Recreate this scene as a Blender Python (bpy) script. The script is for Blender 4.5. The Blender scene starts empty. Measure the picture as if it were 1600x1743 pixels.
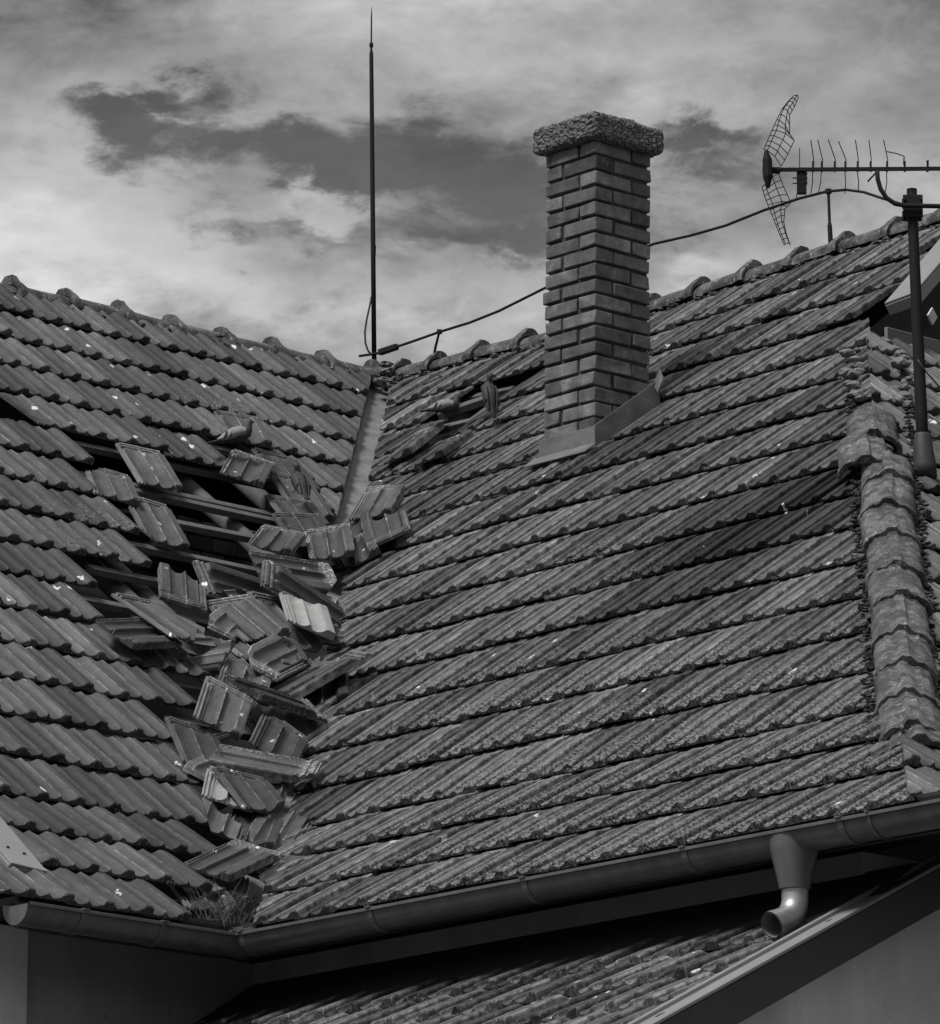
import bpy, bmesh, math, random
import numpy as np
from mathutils import Vector, Matrix, noise
random.seed(7); rng = np.random.RandomState(7)
sc = bpy.context.scene
col = sc.collection
V = lambda *a: np.array(a, float)
def nz(v): v = np.asarray(v, float); return v / np.linalg.norm(v)

# ------------------------------------------------------------------ camera
F = 10402.24; PITCH = 0.23709; ROLL = 0.002168
CAM = V(0, 0, 1.6)
c_, s_ = math.cos(PITCH), math.sin(PITCH)
r0, fw, u0 = V(1, 0, 0), V(0, c_, s_), V(0, -s_, c_)
CR = math.cos(ROLL) * r0 + math.sin(ROLL) * u0
CU = -math.sin(ROLL) * r0 + math.cos(ROLL) * u0
cd = bpy.data.cameras.new('camera'); cam = bpy.data.objects.new('camera', cd); col.objects.link(cam)
cd.sensor_fit = 'HORIZONTAL'; cd.sensor_width = 36; cd.lens = 36 * F / 1600
cd.clip_start = 0.5; cd.clip_end = 3000
cam.matrix_world = Matrix(((CR[0], CU[0], -fw[0], CAM[0]), (CR[1], CU[1], -fw[1], CAM[1]), (CR[2], CU[2], -fw[2], CAM[2]), (0, 0, 0, 1)))
sc.camera = cam

# ------------------------------------------------------------------ world (grey daylight sky with broken cloud)
SUN_EL, SUN_AZ = math.radians(56), math.radians(226)   # azimuth clockwise from +Y
w = bpy.data.worlds.new('World'); sc.world = w; w.use_nodes = True
nt = w.node_tree; N = nt.nodes; Lk = nt.links; N.clear()
def mth(op, a, b=None, c=None, clamp=False):
    n = N.new('ShaderNodeMath'); n.operation = op; n.use_clamp = clamp
    for i, v in enumerate((a, b, c)):
        if v is None: continue
        if isinstance(v, (int, float)): n.inputs[i].default_value = v
        else: Lk.new(v, n.inputs[i])
    return n.outputs[0]
out = N.new('ShaderNodeOutputWorld'); bg = N.new('ShaderNodeBackground'); Lk.new(bg.outputs[0], out.inputs[0])
sky = N.new('ShaderNodeTexSky'); sky.sky_type = 'NISHITA'; sky.sun_disc = False
sky.sun_elevation = SUN_EL; sky.sun_rotation = SUN_AZ; sky.air_density = 1.0; sky.dust_density = 1.5
bw = N.new('ShaderNodeRGBToBW'); Lk.new(sky.outputs[0], bw.inputs[0])
tc = N.new('ShaderNodeTexCoord'); sp = N.new('ShaderNodeSeparateXYZ'); Lk.new(tc.outputs['Generated'], sp.inputs[0])
ay = mth('MAXIMUM', mth('ABSOLUTE', sp.outputs[1]), 0.12)
X = mth('DIVIDE', sp.outputs[0], ay); Z = mth('DIVIDE', sp.outputs[2], ay)     # direction slopes
cb = N.new('ShaderNodeCombineXYZ'); Lk.new(X, cb.inputs[0]); Lk.new(mth('MULTIPLY', Z, 1.9), cb.inputs[1])
def noise_n(scale, detail, rough, w_=0.0, dist=0.0, vec=None):
    n = N.new('ShaderNodeTexNoise'); n.noise_dimensions = '4D'; n.inputs['W'].default_value = w_
    n.inputs['Scale'].default_value = scale; n.inputs['Detail'].default_value = detail
    n.inputs['Roughness'].default_value = rough; n.inputs['Distortion'].default_value = dist
    Lk.new(vec or cb.outputs[0], n.inputs['Vector']); return n.outputs[0]
n1 = noise_n(26, 8, .58, 1.3, .3); n2 = noise_n(60, 8, .6, 7.7, .25); n3 = noise_n(14, 5, .5, 3.1)
wx = mth('MULTIPLY_ADD', mth('SUBTRACT', n1, .5), .055, X); wz = mth('MULTIPLY_ADD', mth('SUBTRACT', n2, .5), .03, Z)
def dirxz(px, py):
    r = fw + CR * (px - 800) / F + CU * (871.5 - py) / F; return r[0] / r[1], r[2] / r[1]
def blob(px, py, rx, ry, amp, prev, tilt=0.0):
    x0, z0 = dirxz(px, py); dx = mth('SUBTRACT', wx, x0); dz = mth('SUBTRACT', wz, z0)
    dz = mth('MULTIPLY_ADD', dx, tilt, dz)
    a = mth('POWER', mth('MULTIPLY', dx, F * .97 / rx), 2.0); b = mth('POWER', mth('MULTIPLY', dz, F * .95 / ry), 2.0)
    g = mth('POWER', 2.718, mth('MULTIPLY', mth('ADD', a, b), -1.0)); return mth('MULTIPLY_ADD', g, amp, prev)
n4 = noise_n(46, 9, .66, 11.0, .5)
gap = mth('MULTIPLY', mth('SUBTRACT', n4, .5), 3.4)                             # where blue sky opens between clouds
for b in [(430, 240, 260, 62, 1.0), (650, 290, 260, 95, 1.1), (880, 330, 210, 85, .8), (440, 395, 130, 26, .7), (800, 420, 190, 32, .75),
          (1190, 230, 90, 30, .75), (1250, 300, 110, 36, .45), (190, 175, 120, 34, .55), (1500, 250, 90, 80, .12), (1080, 430, 60, 45, .3), (190, 190, 150, 50, .9), (330, 340, 120, 30, .5), (1210, 235, 130, 45, .55), (1240, 300, 150, 45, .5), (870, 400, 150, 50, .4),
          (1290, 395, 120, 60, .25), (540, 345, 130, 28, -.7), (420, 300, 60, 30, -.2), (1000, 120, 500, 60, -.35), (100, 380, 200, 90, -.5), (400, 540, 900, 70, -.7)]:
    gap = blob(b[0], b[1], b[2], b[3], b[4], gap)
gr = N.new('ShaderNodeMapRange'); gr.interpolation_type = 'SMOOTHSTEP'; Lk.new(gap, gr.inputs[0])
gr.inputs[1].default_value = .10; gr.inputs[2].default_value = 1.35
lum = mth('MULTIPLY_ADD', mth('SUBTRACT', n3, .5), .50, .425)                      # cloud brightness
lum = mth('MULTIPLY_ADD', mth('SUBTRACT', n1, .5), .62, lum)
lum = mth('MULTIPLY_ADD', mth('SUBTRACT', n2, .5), .36, lum)
lum = mth('MULTIPLY_ADD', mth('SUBTRACT', n4, .5), .42, lum)
for b in [(110, 420, 260, 110, .20), (60, 250, 160, 40, .04), (480, 480, 420, 45, .12), (150, 400, 200, 60, .08), (300, 520, 300, 40, .06), (1150, 470, 60, 30, .1), (1020, 100, 300, 60, .05), (560, 350, 120, 26, .1),
          (0, 0, 420, 130, -.20), (1600, 0, 300, 220, -.20), (1600, 500, 200, 300, -.08), (400, 50, 260, 60, -.06), (900, 40, 180, 40, -.06), (620, 520, 340, 60, .09), (1560, 300, 120, 60, .10), (1150, 480, 120, 40, .08), (60, 440, 180, 70, .06)]:
    lum = blob(b[0], b[1], b[2], b[3], b[4], lum)
clear = mth('MULTIPLY', bw.outputs[0], .1); clear = mth('MULTIPLY', clear, .30)
clear = mth('MINIMUM', clear, .15)
clear = mth('MAXIMUM', clear, .145)
clear = mth('MULTIPLY_ADD', mth('SUBTRACT', n1, .5), .10, clear); clear = mth('MULTIPLY_ADD', mth('SUBTRACT', n2, .5), .10, clear)
clear = mth('MULTIPLY_ADD', mth('MULTIPLY', mth('SUBTRACT', Z, .28), -1.0), .9, clear)
mix = N.new('ShaderNodeMix'); mix.data_type = 'FLOAT'; Lk.new(gr.outputs[0], mix.inputs[0]); Lk.new(lum, mix.inputs[2]); Lk.new(clear, mix.inputs[3])
hz = N.new('ShaderNodeMapRange'); hz.interpolation_type = 'SMOOTHSTEP'; Lk.new(sp.outputs[2], hz.inputs[0])    # added unseen dim band low in the sky, keeps tile fronts dark
hz.inputs[1].default_value = .02; hz.inputs[2].default_value = .17; hz.inputs[3].default_value = .12; hz.inputs[4].default_value = 1.0
Lk.new(mth('MULTIPLY', mth('MAXIMUM', mix.outputs[0], .05), hz.outputs[0]), bg.inputs[0]); bg.inputs[1].default_value = 1.0

# ------------------------------------------------------------------ sun (soft, through cloud)
sd = bpy.data.lights.new('sun', 'SUN'); sun = bpy.data.objects.new('sun', sd); col.objects.link(sun)
sd.energy = 3.3; sd.angle = math.radians(17); sd.color = (1, .985, .96)
sv = V(math.sin(SUN_AZ) * math.cos(SUN_EL), math.cos(SUN_AZ) * math.cos(SUN_EL), math.sin(SUN_EL))
sun.rotation_euler = Vector(sv).to_track_quat('Z', 'Y').to_euler()
vs = sc.view_settings; vs.view_transform = 'Standard'; vs.look = 'None'; vs.exposure = 0.0; vs.gamma = 1.0
sc.cycles.max_bounces = 6

# ------------------------------------------------------------------ geometry frame fitted to the building
def ray(x, y): return fw + CR * (x - 800) / F + CU * (871.5 - y) / F
def hit(x, y, P, n): r = ray(x, y); return CAM + r * (np.dot(n, P - CAM) / np.dot(n, r))
def proj(P): d = P - CAM; k = d @ fw; return V(800 + F * (d @ CR) / k, 871.5 - F * (d @ CU) / k)
Ah = V(-0.67187579, 0.74066384, 0); Bh = V(0.73671044, 0.67620834, 0); Zh = V(0, 0, 1)
UL = V(-0.53778593, 0.58590302, 0.60622104); UR = V(0.58984355, 0.53506272, 0.60480779)
V1 = V(-0.43411299, 30.0, 7.97339147 + 1.6)
T2 = .62; TW = .1797
hL = nz(V(UL[0], UL[1], 0)); hR = nz(V(UR[0], UR[1], 0))
KL = nz(hL + V(0, 0, T2)); KR = nz(hR + V(0, 0, T2))
nL = nz(np.cross(Bh, UL)); nR = nz(np.cross(-Ah, UR))
if nL[2] < 0: nL = -nL
if nR[2] < 0: nR = -nR
vd = np.cross(nL, nR); vd = vd / vd[2]                     # valley direction, per metre of height
HT = hit(1486, 572, V1, nR); HB = hit(1553, 1320, V1, nR)  # hip line
hd = nz(HT - HB)
nT = nz(np.cross(Bh, hd)); nT = nT if nT[2] > 0 else -nT
UT = nz(np.cross(nT, Bh)); UT = UT if UT[2] > 0 else -UT
hT = nz(V(UT[0], UT[1], 0)); KT = nz(hT + V(0, 0, T2))

class Surf:
    def __init__(s, O, Xd, U1, U2, sk, disp=None):
        s.O, s.X, s.U1, s.U2, s.sk, s.disp = O, Xd, U1, U2, sk, disp
        s.n1 = nz(np.cross(Xd, U1)); s.n2 = nz(np.cross(Xd, U2)); s.O = O - s.n1 * .042
    def pos(s, x, t):
        P = s.O + s.X * x - s.U1 * min(t, s.sk) - s.U2 * max(0, t - s.sk)
        if s.disp: P = P + s.n1 * s.disp(x, t)
        return P
    def frame(s, t0, t1):
        up = nz(s.pos(0, t0) - s.pos(0, t1)); return up, nz(np.cross(s.X, up))
def sag(x, t):
    return -.045 * math.exp(-((x - 1.55) / 1.1) ** 2) * math.exp(-(t / 2.2) ** 2)
GL, GR, S0L, S0R = .37605, .39196, .3768, .5122
SL = Surf(V1, Bh, UL, KL, S0L + 15 * GL)
SR = Surf(V1, -Ah, UR, KR, S0R + 14 * GR, sag); SL.name_ = 'L'; SR.name_ = 'R'
eL = SL.pos(0, S0L + 18 * GL); eR = SR.pos(0, S0R + 17 * GR)
# T slope: origin on hip line
ST_s = ((HT - HB) @ UT)
zk_ = SR.pos(0, SR.sk)[2]; skT = (HT[2] - zk_) / UT[2]
ST = Surf(HT, Bh, UT, KT, skT)

# ------------------------------------------------------------------ object helpers
def mesh_obj(name, verts, faces, mat, parent=None, smooth=False, uv=None, attr=None, crest_glint=None):
    me = bpy.data.meshes.new(name); me.from_pydata([tuple(map(float, v)) for v in verts], [], [tuple(map(int, f)) for f in faces])
    if uv is not None:
        l = me.uv_layers.new(name='UVMap'); idx = np.zeros(len(me.loops), int); me.loops.foreach_get('vertex_index', idx)
        l.data.foreach_set('uv', np.asarray(uv, float)[idx].ravel())
    if attr is not None:
        a = me.color_attributes.new('wear', 'FLOAT_COLOR', 'POINT'); arr = np.ones((len(verts), 4)); aa = np.asarray(attr, float); arr[:, :aa.shape[1]] = aa
        a.data.foreach_set('color', arr.ravel())
    if attr is not None and name in ('roof_slope', 'porch_roof', 'loose_tile') and crest_glint is not None:
        a2 = me.attributes.new('crest_glint', 'FLOAT', 'POINT'); a2.data.foreach_set('value', np.asarray(crest_glint, float))
    if smooth: me.polygons.foreach_set('use_smooth', [True] * len(me.polygons))
    me.materials.append(mat); o = bpy.data.objects.new(name, me); col.objects.link(o)
    if parent is not None:
        o.parent = parent
    return o
def empty(name, loc=(0, 0, 0), rot=None):
    o = bpy.data.objects.new(name, None); col.objects.link(o); o.location = loc
    o.empty_display_size = .1; return o
def tag(o, label=None, cat=None, group=None, kind=None):
    if label: o['label'] = label
    if cat: o['category'] = cat
    if group: o['group'] = group
    if kind: o['kind'] = kind
    return o
class MB:
    def __init__(s): s.v = []; s.f = []; s.uv = []; s.at = []; s.cr = []
    def add(s, v, f, uv=None, at=None):
        b = len(s.v); s.v += [np.asarray(q, float) for q in v]; s.f += [[i + b for i in q] for q in f]
        s.uv += list(uv) if uv is not None else [(q[0], q[1]) for q in v]
        s.at += (list(at) if isinstance(at, np.ndarray) else [tuple(at) + (.5,) if at is not None else (0, 0, 0, .5)] * len(v))
    def box(s, P, ex, ey, ez, jit=0.0):            # corner P, edge vectors
        vs = [P + ex * a + ey * b + ez * c + (rng.randn(3) * jit if jit else 0) for c in (0, 1) for b in (0, 1) for a in (0, 1)]
        s.add(vs, [(0, 2, 3, 1), (4, 5, 7, 6), (0, 1, 5, 4), (2, 6, 7, 3), (0, 4, 6, 2), (1, 3, 7, 5)])
    def bar(s, P, Q, wd, ht, up=Zh, taper=1):
        d = nz(Q - P); r = nz(np.cross(d, up)); u = np.cross(r, d)
        s.box(P - r * wd / 2 - u * ht / 2, Q - P, r * wd, u * ht)
    def tube(s, pts, rad, seg=8, cap=True):
        pts = [np.asarray(p, float) for p in pts]; n = len(pts)
        rads = rad if hasattr(rad, '__len__') else [rad] * n
        b = len(s.v); prev = None; vv = []
        for i, p in enumerate(pts):
            d = nz(pts[min(i + 1, n - 1)] - pts[max(i - 1, 0)])
            if prev is None: a = nz(np.cross(d, V(.3, .2, 1) if abs(d[2]) < .9 else V(1, 0, 0)))
            else: a = nz(prev - d * (prev @ d))
            prev = a; bb = np.cross(d, a)
            for k in range(seg):
                t = 2 * math.pi * k / seg; vv.append(p + (a * math.cos(t) + bb * math.sin(t)) * rads[i])
        ff = []
        for i in range(n - 1):
            for k in range(seg):
                k2 = (k + 1) % seg; ff.append((i * seg + k, i * seg + k2, (i + 1) * seg + k2, (i + 1) * seg + k))
        if cap: ff.append(tuple(range(seg))[::-1]); ff.append(tuple((n - 1) * seg + k for k in range(seg)))
        s.add(vv, ff)
    def build(s, name, mat, parent=None, smooth=False, bevel=0, fix=True):
        o = mesh_obj(name, s.v, s.f, mat, parent, smooth, s.uv, s.at, s.cr if len(s.cr) == len(s.v) else None)
        if fix or bevel:
            bm = bmesh.new(); bm.from_mesh(o.data)
            if fix: bmesh.ops.recalc_face_normals(bm, faces=bm.faces)
            if bevel: bmesh.ops.bevel(bm, geom=list(bm.edges), offset=bevel, segments=1, affect='EDGES', profile=.6, clamp_overlap=True)
            bm.to_mesh(o.data); bm.free()
        return o

# ------------------------------------------------------------------ materials
def material(name, build):
    m = bpy.data.materials.new(name); m.use_nodes = True; t = m.node_tree; t.nodes.clear()
    o = t.nodes.new('ShaderNodeOutputMaterial'); p = t.nodes.new('ShaderNodeBsdfPrincipled'); t.links.new(p.outputs[0], o.inputs[0])
    class H: pass
    h = H(); h.t = t; h.p = p
    def M(op, a, b=None, c=None, clamp=False):
        n = t.nodes.new('ShaderNodeMath'); n.operation = op; n.use_clamp = clamp
        for i, v in enumerate((a, b, c)):
            if v is None: continue
            if isinstance(v, (int, float)): n.inputs[i].default_value = v
            else: t.links.new(v, n.inputs[i])
        return n.outputs[0]
    def noise_(vec, scale, det=4, rough=.55, dist=0):
        n = t.nodes.new('ShaderNodeTexNoise'); n.inputs['Scale'].default_value = scale; n.inputs['Detail'].default_value = det
        n.inputs['Roughness'].default_value = rough; n.inputs['Distortion'].default_value = dist
        if vec is not None: t.links.new(vec, n.inputs['Vector'])
        return n.outputs[0]
    def vor(vec, scale, feat='F1', rnd=1):
        n = t.nodes.new('ShaderNodeTexVoronoi'); n.feature = feat; n.inputs['Scale'].default_value = scale; n.inputs['Randomness'].default_value = rnd
        if vec is not None: t.links.new(vec, n.inputs['Vector'])
        return n
    def step(v, a, b):
        n = t.nodes.new('ShaderNodeMapRange'); n.interpolation_type = 'SMOOTHSTEP'; t.links.new(v, n.inputs[0])
        n.inputs[1].default_value = a; n.inputs[2].default_value = b; return n.outputs[0]
    def mixf(f, a, b):
        n = t.nodes.new('ShaderNodeMix'); n.data_type = 'FLOAT'
        for i, v in ((0, f), (2, a), (3, b)):
            if isinstance(v, (int, float)): n.inputs[i].default_value = v
            else: t.links.new(v, n.inputs[i])
        return n.outputs[0]
    def mapping(vec, sc_):
        n = t.nodes.new('ShaderNodeMapping'); n.inputs['Scale'].default_value = sc_; t.links.new(vec, n.inputs[0]); return n.outputs[0]
    def colr(v): t.links.new(v, p.inputs['Base Color'])
    def bump(v, st=.3, dist=.01):
        n = t.nodes.new('ShaderNodeBump'); n.inputs['Strength'].default_value = st; n.inputs['Distance'].default_value = dist
        t.links.new(v, n.inputs['Height']); t.links.new(n.outputs[0], p.inputs['Normal'])
    tcn = t.nodes.new('ShaderNodeTexCoord'); h.obj = tcn.outputs['Object']; h.uv = tcn.outputs['UV']
    geo = t.nodes.new('ShaderNodeNewGeometry'); h.isl = geo.outputs['Random Per Island']; h.pos = geo.outputs['Position']
    oi = t.nodes.new('ShaderNodeObjectInfo'); h.rnd = oi.outputs['Random']
    h.M, h.noise, h.vor, h.step, h.mix, h.map, h.col, h.bump = M, noise_, vor, step, mixf, mapping, colr, bump
    build(h); return m

def tile_build(loose):
    def f(h):
        M = h.M
        at = h.t.nodes.new('ShaderNodeAttribute'); at.attribute_name = 'wear'
        sep = h.t.nodes.new('ShaderNodeSeparateColor'); h.t.links.new(at.outputs['Color'], sep.inputs[0])
        lich, soot_shade, drop = sep.outputs[0], sep.outputs[1], sep.outputs[2]
        P = h.pos; rnd = h.rnd if loose else h.isl
        big = h.noise(P, 2.2, 3); mid = h.noise(P, 14, 5, .6); fine = h.noise(P, 160, 3, .6)
        st = h.noise(h.map(h.uv, (38, 2.6, 1)), 1.0, 4, .6)                    # run-off streaks down the slope
        b = M('MULTIPLY_ADD', rnd, .095 if not loose else .075, .040 if not loose else .050); b = M('MULTIPLY_ADD', h.step(M('FRACT', M('MULTIPLY', rnd, 17.3)), .92, .97), .05, b)
        b = M('MULTIPLY', b, M('MULTIPLY_ADD', big, .7, .65))
        b = M('MULTIPLY', b, M('MULTIPLY_ADD', mid, 1.2, .4))
        b = M('MULTIPLY', b, M('MULTIPLY_ADD', st, 1.7, .15))
        b = M('MULTIPLY', b, M('MULTIPLY_ADD', fine, .8, .6))
        cn_ = h.t.nodes.new('ShaderNodeAttribute'); cn_.attribute_name = 'crest_glint'
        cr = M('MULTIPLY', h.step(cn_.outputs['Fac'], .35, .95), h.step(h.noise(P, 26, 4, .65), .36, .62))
        b = M('MULTIPLY', b, M('MULTIPLY_ADD', cr, 2.4, 1.0))  # pale rib crests: highlight lines painted into the tile colour
        # lichen crust: pale speckles with dark pits
        lm = h.step(M('ADD', M('ADD', M('MULTIPLY', lich, M('MULTIPLY_ADD', at.outputs['Alpha'], .42, .30)), M('MULTIPLY', mid, .55)), M('MULTIPLY', h.noise(P, 34, 4, .7), .35)), .64, .84)
        v = h.vor(P, 135); ln = h.noise(P, 85, 3, .7)
        crust = h.mix(h.step(ln, .44, .58), .03, .29)
        b = h.mix(M('MULTIPLY', lm, .66), b, crust)
        # sparse pale flecks everywhere
        fl = h.step(h.noise(P, 110, 2, .5), .715, .76)
        b = h.mix(M('MULTIPLY', fl, .6), b, .42)
        # soot / moss stain, plus painted shade on the left slope and shaded tiles
        b = M('MULTIPLY', b, h.mix(soot_shade, 1.0, .15))
        # bird droppings, runny along the slope
        dv = h.vor(M_vec(h, h.uv, (19, 9.5, 1), P), 1.0); d1 = h.step(M('ADD', dv.outputs['Distance'], M('MULTIPLY', ln, .22)), .30, .22)
        cellr = h.t.nodes.new('ShaderNodeSeparateColor'); h.t.links.new(dv.outputs['Color'], cellr.inputs[0])
        gate = h.step(M('SUBTRACT', M('MULTIPLY_ADD', drop, .42, .05), cellr.outputs[0]), 0.0, .01)
        b = h.mix(M('MULTIPLY', M('MULTIPLY', d1, gate), .9), b, .72)
        if loose: b = M('MULTIPLY', b, M('MULTIPLY_ADD', at.outputs['Alpha'], .9, .8))
        h.col(b)
        h.p.inputs['Roughness'].default_value = .5
        h.t.links.new(M('MULTIPLY_ADD', lm, .35, M('MULTIPLY_ADD', mid, .3, .38)), h.p.inputs['Roughness'])
        h.p.inputs['Specular IOR Level'].default_value = .22
        h.bump(M('ADD', M('MULTIPLY', fine, .5), M('ADD', M('MULTIPLY', st, .5), M('MULTIPLY', M('MULTIPLY', lm, ln), 1.3))), .55, .004)
    return f
def M_vec(h, uv, s, P):
    # uv scaled, slightly warped by a noise of position
    n = h.t.nodes.new('ShaderNodeMapping'); n.inputs['Scale'].default_value = s; h.t.links.new(uv, n.inputs[0])
    nn = h.t.nodes.new('ShaderNodeTexNoise'); nn.inputs['Scale'].default_value = 60; h.t.links.new(P, nn.inputs['Vector'])
    mx = h.t.nodes.new('ShaderNodeVectorMath'); mx.operation = 'MULTIPLY_ADD'; h.t.links.new(nn.outputs['Color'], mx.inputs[0])
    mx.inputs[1].default_value = (.6, .6, 0); h.t.links.new(n.outputs[0], mx.inputs[2]); return mx.outputs[0]
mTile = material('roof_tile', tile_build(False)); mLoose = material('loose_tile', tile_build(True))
def simple(name, base, var=.4, scale=12, rough=.6, bumpst=.3, metal=0, fine=120, streak=None, spec=.5, island=0.0, objr=0.0):
    def f(h):
        M = h.M; n = h.noise(h.pos, scale, 5, .6); n2 = h.noise(h.pos, fine, 3, .6)
        b = M('MULTIPLY', base, M('MULTIPLY_ADD', n, 2 * var, 1 - var)); b = M('MULTIPLY', b, M('MULTIPLY_ADD', n2, var, 1 - var / 2))
        if streak: b = M('MULTIPLY', b, M('MULTIPLY_ADD', h.noise(h.map(h.pos, streak), 1, 4, .6), 1.0, .5))
        if island: b = M('MULTIPLY', b, M('MULTIPLY_ADD', h.isl, island, 1 - island / 2))
        if objr: b = M('MULTIPLY', b, M('MULTIPLY_ADD', h.rnd, objr, 1 - objr / 2))
        h.col(b); h.p.inputs['Roughness'].default_value = rough; h.p.inputs['Metallic'].default_value = metal
        h.p.inputs['Specular IOR Level'].default_value = spec
        if bumpst: h.bump(M('ADD', n, n2), bumpst, .004)
    return material(name, f)
mWood = simple('old_wood', .085, .45, 20, .8, .6, streak=(40, 40, 4), island=.4)
mPole = simple('rafter_wood', .10, .4, 16, .8, .5, streak=(12, 12, 12))
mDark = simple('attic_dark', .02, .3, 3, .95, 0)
def ridge_b(h):
    M = h.M; n = h.noise(h.pos, 16, 5, .6); n2 = h.noise(h.pos, 110, 3, .6); n3 = h.noise(h.pos, 38, 4, .65, .5)
    b = M('MULTIPLY', .085, M('MULTIPLY_ADD', n, 1.3, .35)); b = M('MULTIPLY', b, M('MULTIPLY_ADD', n2, .8, .6))
    b = M('MULTIPLY', b, M('MULTIPLY_ADD', h.rnd, .5, .75))
    b = h.mix(M('MULTIPLY', h.step(h.noise(h.map(h.pos, (1, 1, .25)), 75, 4, .7), .55, .66), M('MULTIPLY', h.step(n3, .44, .58), .85)), b, .55)
    b = M('MULTIPLY', b, h.mix(h.step(h.noise(h.pos, 11, 5, .75), .42, .58), .38, 1.25))
    h.col(b); h.p.inputs['Roughness'].default_value = .48; h.bump(M('ADD', n, n2), .5, .004)
mRidge = material('ridge_clay', ridge_b)
def mortar_b(h):
    M = h.M; n = h.noise(h.pos, 45, 5, .7); n2 = h.noise(h.pos, 200, 3, .6)
    b = h.mix(h.step(n, .42, .62), .045, .24); b = M('MULTIPLY', b, M('MULTIPLY_ADD', n2, .9, .55))
    h.col(b); h.p.inputs['Roughness'].default_value = .9; h.bump(M('ADD', n, n2), .9, .008)
mMortar = material('mortar', mortar_b)
mMortP = simple('pale_mortar', .17, .5, 28, .9, .8)
mMoss = simple('moss', .045, .7, 60, .95, 1.0)
mZinc = simple('valley_zinc', .14, .85, 11, .6, .4, metal=.0, spec=.6)
mGut = simple('painted_gutter', .095, .35, 9, .36, .06, spec=.7, streak=(16, 16, 2.5))
mChrome = simple('bright_zinc', .42, .25, 14, .46, .05, metal=.75)
mTrim = simple('grey_trim_metal', .23, .2, 6, .5, .06)
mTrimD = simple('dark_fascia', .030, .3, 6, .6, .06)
mIron = simple('black_iron', .014, .4, 20, .7, .2, spec=.2)
mBoot = simple('dark_lead', .035, .4, 20, .6, .2)
mCable = simple('cable', .035, .3, 20, .5, .1)
mBird = simple('pigeon_dark', .035, .6, 40, .7, .4)
mBirdL = simple('pigeon_grey', .24, .4, 60, .7, .3)
mStub = simple('dry_grass', .06, .8, 12, .8, 0, island=1.2)
mWhite = simple('sky_white', .75, .1, 6, .6, .05)
mGround = simple('ground_grass', .045, .5, .8, .95, .5)
mAgg = material('aggregate_concrete', lambda h: (
    h.col(h.M('MULTIPLY', h.mix(h.step(h.noise(h.pos, 120, 3, .7), .42, .64), .035, .24), h.M('MULTIPLY_ADD', h.noise(h.pos, 9, 4), .8, .6))),
    h.p.inputs['Roughness'].__setattr__('default_value', .85), h.bump(h.vor(h.pos, 75).outputs['Distance'], .8, .006)))
def brick_b(h):
    M = h.M; n = h.noise(h.pos, 18, 5, .65); n2 = h.noise(h.pos, 150, 3, .6); n3 = h.noise(h.pos, 7, 3)
    b = M('MULTIPLY_ADD', h.isl, .12, .055); b = M('MULTIPLY', b, M('MULTIPLY_ADD', n, 1.9, .05)); b = M('MULTIPLY', b, M('MULTIPLY_ADD', n3, 1.0, .5)); b = M('MULTIPLY', b, M('MULTIPLY_ADD', h.noise(h.map(h.pos, (9, 9, 2)), 1, 5, .7), 1.6, .25)); b = M('MULTIPLY', b, M('MULTIPLY_ADD', n2, .6, .7))
    b = h.mix(M('MULTIPLY', h.step(n, .60, .70), .35), b, .26)
    h.col(b); h.p.inputs['Roughness'].default_value = .8; h.bump(M('ADD', n, n2), .6, .005)
mBrick = material('brick', brick_b)
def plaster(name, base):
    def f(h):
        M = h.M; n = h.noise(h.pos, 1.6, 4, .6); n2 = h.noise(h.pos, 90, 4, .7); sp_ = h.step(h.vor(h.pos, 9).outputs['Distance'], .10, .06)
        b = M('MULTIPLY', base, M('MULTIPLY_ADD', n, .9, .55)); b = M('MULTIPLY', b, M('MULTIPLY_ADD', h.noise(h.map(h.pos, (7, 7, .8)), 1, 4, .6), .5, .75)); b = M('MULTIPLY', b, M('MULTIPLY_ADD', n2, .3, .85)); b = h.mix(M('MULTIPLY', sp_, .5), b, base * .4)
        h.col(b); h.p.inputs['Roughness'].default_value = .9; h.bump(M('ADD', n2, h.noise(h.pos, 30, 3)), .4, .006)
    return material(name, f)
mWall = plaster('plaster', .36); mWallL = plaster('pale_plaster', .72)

# ------------------------------------------------------------------ tile profile
PX = [-.0285, -.026, -.0235, -.0205, -.018, -.013, -.0105, -.008, -.005, -.0025, .0012, .0042, .0064, .014, .024, .036, .048, .056, .0615, .066, .070, .0745, .083, .095, .108, .119, .127, .133, .1375, .142, .148, .160, .172, .178, .1800]
PZ = [.0050, .0145, .0145, .0070, .0070, .0070, .0140, .0140, .0070, .0060, .0030, .0030, .0150, .0110, .0095, .0100, .0130, .0175, .0230, .0250, .0220, .0145, .0105, .0095, .0105, .0145, .0195, .0250, .0295, .0315, .0320, .0315, .0315, .0300, .0245]
PX = np.array(PX) * (TW / .18); PZ = np.array(PZ); PZ = np.where(PX > .005, .0095 + (PZ - .0095) * 1.25, PZ)
CREST_GLINT = np.zeros(len(PX)); CREST_GLINT[np.isclose(PX, .066 * TW / .18)] = 1; CREST_GLINT[np.isclose(PX, .0615 * TW / .18)] = .5; CREST_GLINT[np.isclose(PX, .142 * TW / .18)] = .8; CREST_GLINT[np.isclose(PX, .1375 * TW / .18)] = .4; CREST_GLINT[np.isclose(PX, .178 * TW / .18)] = 1; CREST_GLINT[np.isclose(PX, .1800 * TW / .18)] = .8
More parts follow.
